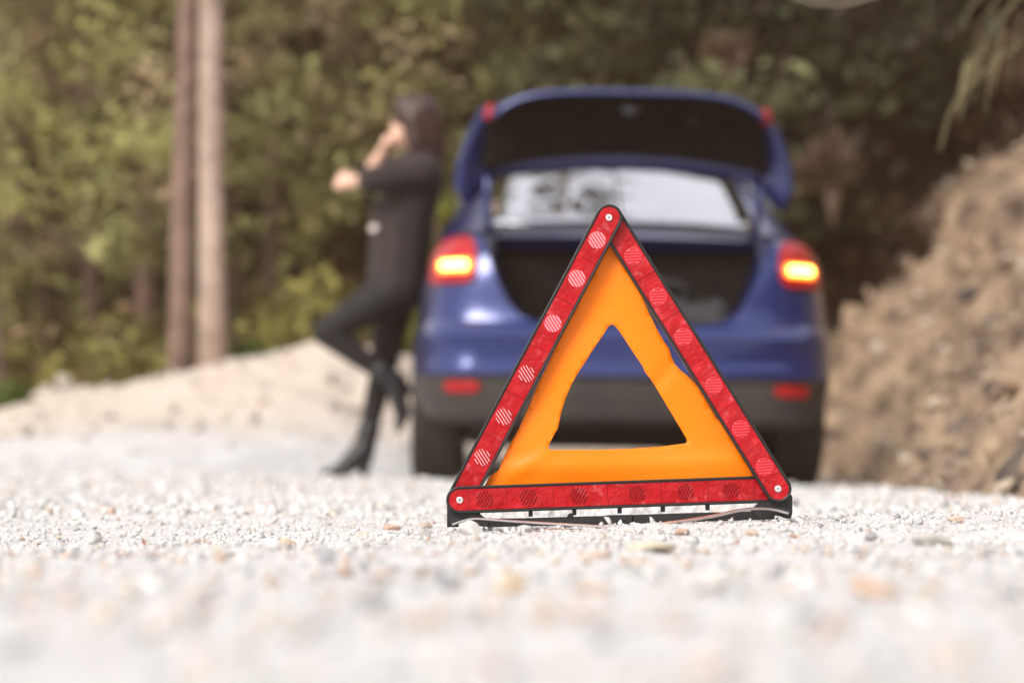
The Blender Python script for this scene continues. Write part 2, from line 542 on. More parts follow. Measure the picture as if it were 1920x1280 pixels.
def scatter(P, size, cols, sink=.25):
    Vs, Fs, Cs, off = [], [], [], 0
    pick = rng.integers(0, len(HULLS), len(P))
    for h_ in range(len(HULLS)):
        idx = np.nonzero(pick == h_)[0]
        if not len(idx): continue
        V0, F0 = HULLS[h_]
        n = len(idx)
        a = rng.random(n) * 2 * PI
        tx, ty = rng.normal(0, .45, n), rng.normal(0, .45, n)
        ca, sa = np.cos(a), np.sin(a)
        v = V0[None] * (size[idx][:, None, None] * (1 + .25 * rng.normal(size=(n, 1, 3))).clip(.55, 1.6))
        x, y, z = v[..., 0], v[..., 1], v[..., 2]
        y, z = y * np.cos(tx)[:, None] - z * np.sin(tx)[:, None], y * np.sin(tx)[:, None] + z * np.cos(tx)[:, None]
        x, z = x * np.cos(ty)[:, None] + z * np.sin(ty)[:, None], -x * np.sin(ty)[:, None] + z * np.cos(ty)[:, None]
        x, y = x * ca[:, None] - y * sa[:, None], x * sa[:, None] + y * ca[:, None]
        lift = (-z.min(1) - sink * size[idx] * .5)
        v = np.stack([x, y, z + lift[:, None]], -1) + P[idx][:, None]
        Vs.append(v.reshape(-1, 3)); Cs.append(np.repeat(cols[idx], len(V0), 0))
        Fs.append((F0[None] + (off + np.arange(n) * len(V0))[:, None, None]).reshape(-1, 3))
        off += n * len(V0)
    return np.concatenate(Vs), np.concatenate(Fs), np.concatenate(Cs)

P_, S_ = [], []
def strew(n, y0, y1, s0, s1, spread=.23, extra=.55, pw=2.2):
    y = y0 + (y1 - y0) * rng.random(n)
    x = (rng.random(n) * 2 - 1) * (spread * y + extra)
    s = s0 + (s1 - s0) * rng.random(n) ** pw
    toe = np.interp(y, TOE_Y, TOE_X)
    k = (x < toe + .1)
    P_.append(np.stack([x, y, H(x, y)], -1)[k]); S_.append(s[k])
strew(11000, .45, 2.2, .002, .016, pw=4.5)
strew(420, .7, 2.3, .010, .026)
strew(52000, 2.2, 3.9, .0014, .011, pw=5)
strew(420, 2.2, 3.9, .007, .016)
strew(60, 2.4, 3.8, .018, .026)
strew(16000, 3.9, 7, .005, .026, pw=3)
strew(14000, 7, 12, .008, .04, pw=3)
strew(300, 13.2, 17, .04, .16, spread=.27, pw=3)
strew(2600, 12, 17, .012, .07, spread=.27, pw=4)
P_, S_ = np.concatenate(P_), np.concatenate(S_)
ci = rng.choice(len(PAL), len(P_), p=PW / PW.sum())
near_ = (P_[:, 1] < 2.3) & (S_ > .009)
ci[near_] = rng.choice(len(PAL), near_.sum(), p=[.10, .12, .08, .14, .14, .08, .13, .09, .12])
C_ = PAL[ci] * np.where((P_[:, 1] > 13.3)[:, None], np.array([.78, .69, .61]), 1.) * (1 + .10 * rng.normal(size=(len(P_), 1))).clip(.75, 1.25)
V, F, C = scatter(P_, S_, C_)
gravel = link('gravel', arrays_mesh('gravel', V, F, C.clip(0, .78)), M['stone'], smooth=False)
tag(gravel, 'loose crushed limestone gravel lying all over the road', 'gravel', kind='stuff')

# loose rubble on the bank
n = 7000
y = 4.2 + 14 * rng.random(n); r = .02 + 3.4 * rng.random(n) ** 1.5
x, z = bank_pt(y, r)
s = .015 + .15 * rng.random(n) ** 4
BP = np.array([(.36, .26, .17), (.30, .21, .14), (.44, .36, .27), (.20, .14, .10), (.12, .09, .07), (.52, .45, .37)])
c = BP[rng.choice(6, n, p=[.24, .22, .13, .18, .16, .07])]
V, F, C = scatter(np.stack([x, y, z], -1), s, c, sink=.5)
tag(link('rubble', arrays_mesh('rubble', V, F, C), M['stone'], smooth=False), 'crumbled soil and small rubble strewn over the dirt bank', 'rubble', kind='stuff')

def stone(px, py, wpx, hpx, col, label, seed, Yd=None, base=None, group=None, name='stone', cat='stone', rot=None):
    """one larger stone whose foot shows at pixel (px, py)"""
    d = Yd or CAMZ * FPX / (py - 876)
    p = at(px, py, d)
    z = base if base is not None else float(H(p.x, d))
    rnd = random.Random(seed)
    bm = bmesh.new()
    for k in range(24):
        v = Vector((rnd.gauss(0, 1), rnd.gauss(0, 1), rnd.gauss(0, 1))).normalized() * rnd.uniform(.8, 1.05)
        bm.verts.new(v * .5)
    bmesh.ops.convex_hull(bm, input=bm.verts[:])
    bmesh.ops.delete(bm, geom=[g for g in bm.verts if not g.link_faces], context='VERTS')
    xsz = [v.co.x for v in bm.verts]; zsz = [v.co.z for v in bm.verts]
    W, Hh = wpx * d / FPX, hpx * d / FPX * 1.12
    for v in bm.verts:
        v.co = Vector((v.co.x * W / (max(xsz) - min(xsz)), v.co.y * W * .75, (v.co.z - min(zsz)) * Hh / (max(zsz) - min(zsz)) - Hh * .1))
    if rot: bmesh.ops.rotate(bm, cent=(0, 0, Hh * .4), matrix=Matrix.Rotation(R(rot), 3, 'Y'), verts=bm.verts[:])
    bmesh.ops.bevel(bm, geom=bm.edges[:], offset=min(W, Hh) * .03, segments=1, affect='EDGES')
    lay = bm.verts.layers.float_color.new('col')
    for v in bm.verts: v[lay] = (*col, 1)
    o = obj(name, bm, M['stone'], smooth=False)
    o.location = (p.x, d, z)
    return tag(o, label, cat, group)

G_, LG, TN, PK, BR = (.33, .34, .36), (.62, .61, .59), (.52, .42, .31), (.60, .44, .38), (.24, .16, .11)
stone(878, 1004, 50, 30, (.58, .57, .55), 'pale grey pointed stone resting against the foot of the triangle', 1, Yd=2.86, rot=24)
stone(798, 996, 28, 20, (.40, .39, .38), 'small grey angular stone just beside the black foot of the triangle', 2)
stone(733, 978, 38, 12, (.52, .36, .28), 'flat reddish tan stone lying behind the small grey ones', 3, Yd=3.35)
stone(796, 974, 26, 12, (.42, .36, .31), 'small brown stone behind the grey angular one near the triangle', 4, Yd=3.35)
stone(230, 1027, 34, 16, PK, 'rounded pink stone alone on the white gravel', 5)
stone(413, 1034, 32, 30, (.45, .40, .31), 'mottled brown and grey stone standing up from the gravel', 6)
stone(448, 1009, 28, 12, (.36, .37, .39), 'blue grey flat stone behind the mottled brown one', 7)
stone(112, 1016, 22, 14, (.42, .43, .45), 'small blue grey stone near the rust coloured leaf', 8)
stone(806, 1064, 58, 24, BR, 'dark brown blurred stone chip tilted up out of the gravel', 9, rot=-18)
stone(962, 1096, 66, 46, TN, 'tan blurred stone in front of the triangle, closest large stone to the lens', 10, rot=-25)
stone(1222, 1026, 98, 20, (.55, .49, .38), 'long flat tan stone lying in front of the wire feet', 11)
stone(1746, 1018, 76, 24, (.45, .43, .40), 'long flat grey brown stone near the bank', 12)
stone(1790, 990, 34, 14, (.62, .48, .38), 'small peach stone behind the long flat grey brown one', 13, Yd=2.9)
stone(1722, 992, 20, 18, (.46, .47, .49), 'small pointed blue grey stone beside the peach one', 14, Yd=2.9)
stone(1632, 1011, 28, 18, (.30, .30, .31), 'dark grey block shaped stone on the open gravel between triangle and bank', 15)
stone(1486, 1007, 15, 10, (.36, .24, .17), 'tiny brown stone past the right foot of the triangle', 16)
stone(984, 1006, 32, 16, (.48, .47, .44), 'grey wedge shaped stone under the left wire foot', 17, Yd=2.88)
stone(1410, 1004, 28, 12, (.50, .40, .33), 'pinkish brown stone in front of the right wire foot', 18)
stone(1280, 1000, 30, 12, (.42, .29, .21), 'reddish brown stone in front of the base bar', 19)
stone(680, 995, 24, 16, (.55, .48, .42), 'pale tan stone in the heap before the woman', 20)
stone(537, 1003, 34, 18, (.50, .42, .31), 'tan stone with a flat top behind the standing rust leaf', 21)
stone(1180, 1000, 26, 12, (.58, .54, .50), 'pale stone between the ends of the two wire feet', 23, Yd=2.9)

def leaf(px, py, wpx, hpx, label, seed):
    d = CAMZ * FPX / (py - 876)
    p = at(px, py, d)
    s = d / FPX
    bm = bmesh.new()
    P = []
    for i_ in range(7):
        t = i_ / 6
        hw = wpx * s * .5 * math.sin(PI * min(1, .06 + t * .94)) ** .8
        P.append([(k * hw, .3 * hw * (abs(k) - .5) + .003 * math.sin(3 * t), t * hpx * s + .002 * k) for k in (-1, 0, 1)])
    grid(bm, P)
    o = obj('fallen_leaf', bm, M['rust_leaf'])
    solidify(o, .0004)
    o.location = (p.x, d, float(H(p.x, d)) + .0005)
    o.rotation_euler = (R(-20), R(random.Random(seed).uniform(-30, 30)), R(15 * seed))
    tag(o, label, 'leaf')
leaf(272, 1011, 12, 14, 'upright rust coloured leaf behind the rounded pink stone', 1)
leaf(539, 1014, 12, 15, 'rust coloured leaf standing in front of the tan flat topped stone', 2)
leaf(22, 1030, 24, 10, 'rust coloured leaf lying alone in the gravel beyond the small blue grey stone', 3)
def needle(p0, p1, label):
    a = [at(px, py, d) for px, py, d in (p0, p1)]
    for v in a: v.z = float(H(v.x, v.y)) + .003
    m_ = (a[0] + a[1]) / 2 + Vector((0, 0, .003))
    bm = bmesh.new(); tube(bm, [a[0], m_, a[1]], [.0006, .0007, .0004], 5)
    o = obj('pine_needle', bm, M['needle']); tag(o, label, 'pine needle')
needle((250, 1028, 2.25), (330, 1034, 2.2), 'long dry pine needle beside the rounded pink stone')
needle((352, 1000, 2.75), (400, 1003, 2.65), 'dry pine needle just behind the mottled brown stone')
needle((985, 993, 2.92), (1090, 990, 2.96), 'thin dry pine needle under the left wire foot')

# larger rocks set in the bank
def bank_rock(px, py, Yd, wpx, hpx, col, label, seed, group=None):
    tgt = at(px, py, Yd)
    best = None
    for r_ in np.linspace(.05, 6, 120):                 # where the bank stands at that depth
        bx, bz = bank_pt(np.array([Yd]), np.array([r_]))
        e = abs(bz[0] - (tgt.z - hpx * .5 * Yd / FPX))
        if best is None or e < best[0]: best = (e, float(bx[0]), float(bz[0]))
    o = stone(px, py, wpx, hpx, col, label, seed, Yd=Yd, base=best[2] - .3 * hpx * Yd / FPX, group=group, name='bank_rock', cat='rock')
    o.location.x = best[1]
bank_rock(1748, 500, 13, 70, 60, (.42, .37, .31), 'large pale grey rock high on the dirt bank', 31)
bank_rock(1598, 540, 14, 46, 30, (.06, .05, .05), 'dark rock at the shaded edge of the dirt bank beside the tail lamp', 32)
g = 'rocks set in the dirt bank'
lb = 'brown rock half buried in the crumbling dirt bank'
for k, (px, py, Yd, wq, hq) in enumerate([(1700, 740, 9.5, 70, 50), (1760, 700, 9, 60, 60), (1640, 800, 9.5, 60, 46), (1680, 880, 8, 70, 40), (1830, 760, 7.8, 60, 44), (1880, 640, 9, 50, 40), (1600, 700, 11, 50, 40), (1800, 600, 11, 54, 40), (1720, 600, 12, 46, 36), (1860, 880, 6.3, 70, 44), (1780, 860, 7, 60, 40), (1650, 640, 12.5, 44, 36)]):
    bank_rock(px, py, Yd, wq, hq, [(.20, .14, .10), (.27, .20, .14), (.13, .10, .08)][k % 3], lb, 40 + k, g)

# ---------------------------------------------------------------- vegetation
GREENS = np.array([(.38, .39, .16), (.31, .31, .13), (.45, .44, .17), (.27, .25, .12), (.36, .28, .17)])
WARM_GLOW = np.array([(.50, .37, .23), (.40, .26, .18), (.48, .43, .18), (.36, .22, .165), (.47, .34, .20)])  # warm glow over the left put into these leaf colours
RUST = np.array([(.16, .085, .055), (.12, .065, .045), (.20, .11, .07)])
BROWNS = np.array([(.085, .045, .028), (.055, .032, .022), (.12, .070, .042), (.035, .024, .018)])
DARKG = np.array([(.035, .045, .022), (.022, .030, .016), (.05, .052, .024), (.03, .025, .016)])
def leaves(centres, radii, n_each, size, pal, pale=None, droop=0., aspect=.45):
    """leaf sized faces spread through clumps; colour per clump"""
    nc = len(centres)
    c = np.repeat(centres, n_each, 0); r_ = np.repeat(radii, n_each)
    d = rng.normal(size=(len(c), 3)); d /= np.linalg.norm(d, axis=1)[:, None]
    rad = r_ * rng.random(len(c)) ** .45
    p = c + d * rad[:, None] * np.array([1, 1, .7])
    cc = pal[rng.integers(0, len(pal), nc)] * (1 + .22 * rng.normal(size=(nc, 1))).clip(.55, 1.6)
    cc = np.repeat(cc, n_each, 0) * (1 + .16 * rng.normal(size=(len(c), 1))).clip(.6, 1.5)
    a = rng.normal(size=(len(c), 3)); a[:, 2] -= droop; a /= np.linalg.norm(a, axis=1)[:, None]
    b = np.cross(a, rng.normal(size=(len(c), 3))); b /= np.linalg.norm(b, axis=1)[:, None]
    s = size * (.6 + .8 * rng.random(len(c)))[:, None]
    a, b = a * s, b * s * aspect
    nrm = np.cross(a, b) / s * .25
    V = np.stack([p - a * .5, p + b * .5 + nrm, p + a * .5, p - b * .5 + nrm], 1).reshape(-1, 3)
    F = np.arange(len(V)).reshape(-1, 4)
    return V, F, np.repeat(cc, 4, 0)

def trunk_bm(h, r0, lean=(0, 0), limbs=(), seed=0):
    rnd = random.Random(seed)
    bm = bmesh.new()
    pts, rad = [], []
    for k in range(13):
        t = k / 12
        pts.append((lean[0] * t + .04 * math.sin(5 * t + seed), lean[1] * t + .03 * math.cos(4 * t + seed), -.3 + (h + .3) * t))
        rad.append(r0 * (1 - .55 * t) * (1.25 if k == 0 else 1) + rnd.uniform(-.006, .006))
    tube(bm, pts, rad, 12)
    for zf, ang, ln in limbs:
        k = zf * 12; i0 = min(11, int(k)); f = k - i0
        a = Vector(pts[i0]).lerp(Vector(pts[i0 + 1]), f)
        d = Vector((math.cos(ang), math.sin(ang), .35))
        tube(bm, [a, a + d * ln * .5, a + d * ln + Vector((0, 0, .15 * ln))], [r0 * .3, r0 * .2, r0 * .07], 6)
    return bm

def tree(name, label, loc, h, r0, bark, crown_z=(1.5, 6.5), spread=1.6, nclump=90, pal=GREENS, group=None, lean=(0, 0), seed=0, leafsize=.115, each=64):
    t = empty(name, loc)
    tag(t, label, 'tree', group)
    rnd = random.Random(seed)
    limbs = [(rnd.uniform(max(.1, crown_z[0] / h), .92), rnd.uniform(0, 2 * PI), rnd.uniform(.5, 1.) * spread) for _ in range(9)]
    obj('trunk', trunk_bm(h, r0, lean, limbs, seed), bark, t)
    zc = crown_z[0] + (crown_z[1] - crown_z[0]) * rng.random(nclump)
    rr_ = spread * (1 - .45 * (zc - crown_z[0]) / (crown_z[1] - crown_z[0])) * rng.random(nclump) ** .5
    an = rng.random(nclump) * 2 * PI
    cen = np.stack([rr_ * np.cos(an) + lean[0] * zc / h, rr_ * np.sin(an) + lean[1] * zc / h, zc], -1)
    V, F, C = leaves(cen, .22 + .28 * rng.random(nclump), each, leafsize, pal)
    link('crown', arrays_mesh('crown', V, F, C), M['leaf'], t, smooth=False)
    return t

def copy_tree(o):
    c = o.copy(); COL.objects.link(c)
    for ch in o.children:
        d = ch.copy(); COL.objects.link(d); d.parent = c
    return c

def gz(x, y): return float(H(x, y, False))
# the two clear trunks, and the one at the edge
for (px, pyb, wpx, Yd, bark, lean, lab, sd) in (
        (401, 668, 47, 17.0, M['barkpale'], (.02, .0), 'straight pale pine trunk standing on the verge, the brighter of the close pair', 3),
        (347, 675, 44, 17.7, M['bark'], (.06, .1), 'darker reddish pine trunk close beside the bright pale one', 4),
        (6, 705, 40, 16.6, M['bark'], (-.9, .3), 'leaning dark pine trunk at the far edge of the verge, cut by the frame', 5)):
    p = at(px, pyb, Yd)
    tree('pine_tree', lab, (p.x, Yd, gz(p.x, Yd)), 9.5, wpx * Yd / FPX / 2 * 1.12, bark, (5.6, 9.4), 1.5, 60, seed=sd, lean=lean)
# the trees behind: four of a kind each, copied
protos = []
lab_f = 'slender leafy forest tree blurred among its neighbours behind the verge'
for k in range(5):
    protos.append(tree('forest_tree', lab_f, (0, 0, 0), 7.5 + .3 * k, .085 + .012 * k, M['barkdark'], (1.2 + .25 * k + (1.0 if k > 2 else 0), 7.4), 1.5 + .1 * k, 120 if k < 3 else 95, GREENS if k < 3 else WARM_GLOW, seed=20 + k, group='forest trees behind the verge', lean=(.1 * (k - 2), 0)))
spots = []
for (px, Yd) in ((175, 20), (238, 22), (272, 19.5), (485, 21), (522, 24), (580, 23), (60, 24), (120, 27), (330, 26), (430, 28), (640, 27), (700, 22), (760, 29), (20, 30), (200, 31), (300, 33), (540, 32), (620, 34), (840, 26), (900, 30), (980, 27), (1060, 29), (1150, 27), (-80, 22), (-160, 26), (-60, 31), (1230, 31), (720, 36), (400, 37), (100, 38), (440, 19.8), (560, 20.5), (600, 25.5), (470, 25), (610, 26), (780, 23), (850, 22.5), (930, 24), (1010, 24.5), (1090, 25), (1180, 25.5), (90, 20.8), (300, 24), (150, 23.5), (30, 21.5), (380, 22), (500, 19.6), (620, 20.4), (690, 20.8), (800, 21.5), (880, 20.6), (960, 21), (1050, 21.8), (545, 22)):
    spots.append(((px - 960) / FPX * Yd, Yd))
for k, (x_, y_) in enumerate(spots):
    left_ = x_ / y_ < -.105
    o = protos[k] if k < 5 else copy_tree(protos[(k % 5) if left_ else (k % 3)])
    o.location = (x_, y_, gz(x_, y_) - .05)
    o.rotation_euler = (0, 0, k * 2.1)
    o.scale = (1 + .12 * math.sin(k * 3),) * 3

for px_, yd_ in ((690, 23.5), (745, 25), (330, 23)):
    x_ = (px_ - 960) / FPX * yd_
    if px_ == 690: rust = tree('rust_tree', 'rust brown leaved tree behind the head of the woman', (x_, yd_, gz(x_, yd_) - .05), 7.6, .05, M['bark'], (.9, 7.2), 1.1, 120, RUST, None, seed=61)
    else:
        o = copy_tree(rust); o.location = (x_, yd_, gz(x_, yd_) - .05); o.rotation_euler = (0, 0, px_)
        o['label'] = 'rust brown leaved tree between the woman and the raised boot lid' if px_ == 745 else 'rust brown leaved tree behind the pair of close pine trunks'
# tall pines whose tops stand above the frame and show in the rear glass
for k, (x_, y_, h_) in enumerate(((.12, 25.5, 20.5),)):
    tree('tall_pine', ('tall pine behind the raised boot lid, its crown above the frame', 'tall pine on the slope above the car, its crown above the frame')[k], (x_, y_, gz(x_, y_)), h_, .11, M['barkdark'], (12.5, h_), 2.2, 60, DARKG, None, seed=71 + k, leafsize=.2)

# undergrowth: low leafy mass under the forest trees
n = 1300
x = -7.5 + 9.5 * rng.random(n); y = 18.2 + 12 * rng.random(n) ** 1.3
d_ = np.interp(x, [-7, -2, 0, 2], [17.6, 17.6, 19, 21])
k = y > d_ + .3
x, y = x[k], y[k]
z = H(x, y, False) + .1 + .75 * rng.random(len(x)) ** 1.3 + .05 * (y - 18)
V, F, C = leaves(np.stack([x, y, z], -1), .22 + .22 * rng.random(len(x)), 30, .15, np.array([(.27, .255, .08), (.18, .17, .065), (.33, .30, .09), (.22, .145, .085)]))
tag(link('undergrowth', arrays_mesh('undergrowth', V, F, C), M['leaf'], smooth=False), 'leafy undergrowth covering the forest floor', 'undergrowth', kind='stuff')
# far wood on the hill
n = 4200
x = -45 + 80 * rng.random(n); y = 29 + 40 * rng.random(n) ** 1.5
z = .3 + 26 * sstep(30, 105, y) + 6.5 * rng.random(n)
V, F, C = leaves(np.stack([x, y, z], -1), .6 + .8 * rng.random(n), 26, .42, np.array([(.34, .29, .14), (.27, .22, .11), (.36, .26, .15), (.30, .19, .13)]))
tag(link('far_wood', arrays_mesh('far_wood', V, F, C), M['leaf'], smooth=False), 'far wood covering the hillside', 'woodland', kind='stuff')

def shrub(name, label, loc, rad, h, nclump, pal, leafsize=.1, group=None, each=36, matk='leaf', droop=0., stems=True, aspect=.45):
    t = empty(name, loc)
    tag(t, label, 'shrub', group)
    an = rng.random(nclump) * 2 * PI; rr_ = rad * rng.random(nclump) ** .5
    zc = h * (.15 + .85 * rng.random(nclump)) * (1 - .4 * rr_ / rad)
    V, F, C = leaves(np.stack([rr_ * np.cos(an), rr_ * np.sin(an) * .7, zc], -1), (.12 + .16 * rng.random(nclump)) * min(1.5, rad + .4), each, leafsize, pal, droop=droop, aspect=aspect)
    link('foliage', arrays_mesh('foliage', V, F, C), M[matk], t, smooth=False)
    bm = bmesh.new()
    for k in range(6):
        a = k * 1.05
        tube(bm, [(0, 0, -.15), (.3 * rad * math.cos(a), .25 * rad * math.sin(a), h * .4), (.7 * rad * math.cos(a), .5 * rad * math.sin(a), h * .85)], [.02, .014, .006], 5)
    obj('stem', bm, M['bark'], t)['kind'] = 'stuff'
    return t
p = at(455, 655, 17.2)
shrub('shrub', 'small bright green bush at the foot of the pale pine trunk', (p.x, 17.2, gz(p.x, 17.2)), .22, .22, 16, np.array([(.09, .16, .03), (.12, .19, .04)]), .09)
p = at(2, 740, 15.6)
shrub('shrub', 'low green plant at the edge of the gravel verge, cut by the frame', (p.x, 15.6, gz(p.x, 15.6)), .16, .16, 10, np.array([(.10, .16, .03)]), .08)
p = at(850, 460, 17.5)
shrub('shrub', 'yellow green sunlit bush seen between the woman and the car', (p.x, 18.5, gz(p.x, 18.5)), .5, 1.9, 36, np.array([(.20, .22, .04), (.15, .17, .04)]), .11)

# shrubs over the dark slope: dry brown ones low, dark green ones on top
def slope_at(px, v):
    for _ in range(1):
        x_ = (px - 960) / FPX * 19
        for _k in range(4):
            sx, sy, sz = slope_pt(np.array([x_]), np.array([v]))
            x_ = (px - 960) / FPX * float(sy[0])
    return float(sx[0]), float(sy[0]), float(sz[0])
kinds = {}
def place(kind, loc, sc, rz, mk):
    if kind not in kinds:
        kinds[kind] = mk(); o = kinds[kind]
    else: o = copy_tree(kinds[kind])
    o.location, o.scale, o.rotation_euler = loc, (sc,) * 3, (0, 0, rz)
    return o
rs = random.Random(5)
for k in range(7):
    x_, y_, z_ = slope_at(1340 + 45 * k, .26 + .22 * rs.random())
    place('dark', (x_, y_ - .4, z_ - .2), .8 + .4 * rs.random(), rs.random() * 6, lambda: shrub('evergreen_shrub', 'dark evergreen shrub crowning the dark slope', (0, 0, 0), .95, 1.3, 60, DARKG, .15, 'evergreen shrubs on the dark slope'))
for k in range(20):
    px, v = 1330 + 700 * rs.random(), .06 + .42 * rs.random()
    x_, y_, z_ = slope_at(px, v)
    place('dry', (x_, y_ - .1, z_ - .2), .7 + .5 * rs.random(), rs.random() * 6, lambda: shrub('dry_shrub', 'dry brown shrub hanging on the dark slope behind the car', (0, 0, 0), .75, 1.0, 42, BROWNS, .17, 'dry shrubs on the dark slope', matk='dryleaf', droop=1.2, aspect=.25))
for k in range(16):
    px, v = 1180 + 850 * rs.random(), .42 + .5 * rs.random()
    x_, y_, z_ = slope_at(px, v)
    place('dark', (x_, y_ - .2, z_ - .2), .8 + .6 * rs.random(), rs.random() * 6, lambda: shrub('evergreen_shrub', 'dark evergreen shrub crowning the dark slope', (0, 0, 0), .95, 1.3, 60, DARKG, .15, 'evergreen shrubs on the dark slope'))
for k in range(14):
    px, v = 990 + 420 * rs.random(), .30 + .35 * rs.random()
    x_, y_, z_ = slope_at(px, v)
    place('olive', (x_, y_ - .6, z_ - .3), .8 + .5 * rs.random(), rs.random() * 6, lambda: shrub('olive_shrub', 'olive green shrub on the slope above the raised boot lid', (0, 0, 0), .9, 1.5, 60, np.array([(.15, .165, .075), (.10, .11, .055), (.19, .20, .09)]), .14, 'olive shrubs above the car'))
p = at(1365, 90, 17.3)
shrub('dead_shrub', 'orange brown dead shrub hanging above the right end of the raised boot lid', (p.x, 17.3, p.z - .2), .13, .36, 10, np.array([(.17, .10, .06), (.12, .07, .045)]), .10, matk='dryleaf', droop=1., aspect=.3)
p = at(1600, 320, 15.6)
shrub('dead_shrub', 'brown dead shrub in the shade beyond the car tail lamp', (p.x, 16.6, p.z - .1), .22, .5, 12, np.array([(.15, .09, .06), (.11, .065, .045)]), .10, matk='dryleaf', droop=1., aspect=.3)

# dry grass drooping over the bank at the top
gr = empty('dry_grass_tuft', at(2500, 45, 8.3))
tag(gr, 'pale dry grass tuft drooping from the top of the bank', 'grass tuft')
def blade(p, wid, parent, seed):
    """p: pixel points with depth"""
    pts = [at(*q) - gr.location for q in p]
    P = []
    n_ = 24
    for i_ in range(n_ + 1):
        t = i_ / n_ * (len(pts) - 1); i0 = min(len(pts) - 2, int(t)); f = t - i0
        a, b, c, d = pts[max(0, i0 - 1)], pts[i0], pts[i0 + 1], pts[min(len(pts) - 1, i0 + 2)]
        q = .5 * ((2 * b) + (c - a) * f + (2 * a - 5 * b + 4 * c - d) * f * f + (3 * b - a - 3 * c + d) * f ** 3)
        w_ = wid * .85 * (1 - .75 * (i_ / n_) ** 2)
        P.append([q + Vector((-w_, 0, 0)), q + Vector((0, -w_ * .6, w_ * .2)), q + Vector((w_, .002, 0))])
    bm = bmesh.new(); grid(bm, P)
    solidify(obj('blade', bm, M['dry_grass'], parent), .0015)
blade([(2520, 45, 8.3), (2240, -25, 8.3), (2010, 32, 8.2), (1905, 90, 8.1), (1830, 150, 8.0), (1785, 205, 7.95), (1762, 285, 7.9)], .012, gr, 1)
rb = random.Random(8)
for k in range(15):
    x0 = 1840 + 190 * rb.random(); y0 = -20 + 90 * rb.random(); ln = 60 + 150 * rb.random(); dx = -20 - 70 * rb.random(); d_ = 7.9 + .8 * rb.random()
    blade([(2470 + 80 * rb.random(), 20 + 50 * rb.random(), d_ + .2), (.5 * x0 + 1150, -50 - 40 * rb.random(), d_ + .15), (x0 + 60, y0 - 18, d_ + .05), (x0, y0, d_), (x0 + dx * .7, y0 + ln * .4, d_ - .05), (x0 + dx, y0 + ln, d_ - .05)], .004 + .003 * rb.random(), gr, k)
for k in range(9):
    x0 = 1800 + 25 * rb.random() * k / 3; y0 = 120 + 20 * rb.random() + -4 * k; d_ = 8
    blade([(x0 + 14, y0 - 8, d_), (x0 + 4, y0 + 30, d_), (x0 - 6, y0 + 75 + 40 * rb.random(), d_)], .006, gr, k)
bm = bmesh.new()
tube(bm, [at(1480, -12, 12), at(1530, 6, 12), at(1585, 6, 12), at(1650, -12, 12.1), at(1800, -90, 12.4), at(1960, -190, 13), at(2300, -330, 13.3), at(2760, -430, 13.5)], [.003, .006, .007, .008, .011, .016, .020, .024], 6)
tag(obj('bare_twig', bm, M['twig']), 'thin pale bare twig hanging in front of the dark slope, high above the car', 'twig')

# ---------------------------------------------------------------- car
CAR = empty('car', (.452, 9.55, float(0)), (0, R(.95), R(.6)))
tag(CAR, 'blue saloon car with its boot lid raised and both rear lamps lit', 'car')
RING = [(0, .18), (.4, .18), (.72, .19), (.84, .22), (.93, .27), (.975, .34), (.99, .40), (1, .425), (1, .44), (1, .475), (1, .50), (.998, .56), (.992, .60), (.985, .635), (.978, .66), (.972, .70), (.965, .76), (.955, .82), (.94, .88), (.92, .93), (.895, .975), (.86, 1.01), (.80, 1.04), (.70, 1.056), (.5, 1.064), (.25, 1.07), (0, 1.07)]
WY = [-.02, -.018, -.012, -.004, .01, .03, .06, .10, .16, .24, .34, .48, .65, .95, 2.2, 3.5, 3.8, 4.05, 4.25, 4.38, 4.46, 4.5, 4.515, 4.52]
WW = [0, .18, .34, .48, .585, .655, .71, .755, .795, .828, .848, .862, .875, .885, .895, .89, .875, .83, .74, .62, .48, .32, .16, 0]
KZ, KV = [.18, .22, .27, .34, .40, .425, .44, .475, .50, .56, .60, .635, .66, .70, .80, .90, .97, 1.01, 1.04, 1.06, 1.07], [.17, .13, .09, .05, .035, .032, .004, .004, .022, .018, .0, .022, .062, .075, .078, .09, .12, .16, .22, .26, .27]
def carpoint(y, wf, z):
    ztop = lerp(y, [0, .6, 1.0, 2.6, 3.2, 3.6, 4.1, 4.4, 4.52], [1.05, 1.07, 1.05, 1.02, .99, .94, .86, .76, .66])
    zb = lerp(y, [0, 4, 4.52], [.18, .18, .22])
    zz = zb + (z - .18) / .89 * (ztop - zb)
    if y < 1.2: zz = max(zz, lerp(y, [0, .5, 1.0], [.262, .245, .18]) + (z - .18) * .12)
    sh = lerp(z, KZ, KV) * max(0, 1 - max(0, y) / 1.0) ** 2
    return Vector((wf * lerp(y, WY, WW), y + sh, zz))
ST = WY[:13] + [.80] + list(np.arange(.95, 3.6, .17)) + [3.65] + WY[16:]
bm = bmesh.new()
P = []
for y_ in ST:
    half = [carpoint(y_, wf, z_) for wf, z_ in RING]
    P.append(half + [Vector((-v.x, v.y, v.z)) for v in half[-2:0:-1]])
grid(bm, P, wrap=True)
bmesh.ops.remove_doubles(bm, verts=bm.verts[:], dist=.0004)
shell = obj('shell', bm, [M['paint'], M['black_plastic'], M['void'], M['carpet']])
cut = []
def cutter(bm, mi):
    me = bpy.data.meshes.new('cutter'); bmesh.ops.recalc_face_normals(bm, faces=bm.faces[:])
    for f in bm.faces: f.material_index = mi
    bm.to_mesh(me); bm.free()
    o = link('cutter', me, [M['paint'], M['black_plastic'], M['void'], M['carpet']], smooth=False)
    m_ = shell.modifiers.new('cut', 'BOOLEAN'); m_.operation, m_.object, m_.solver = 'DIFFERENCE', o, 'EXACT'
    cut.append(o)
AXR, AXF, RW = .95, 3.58, .318
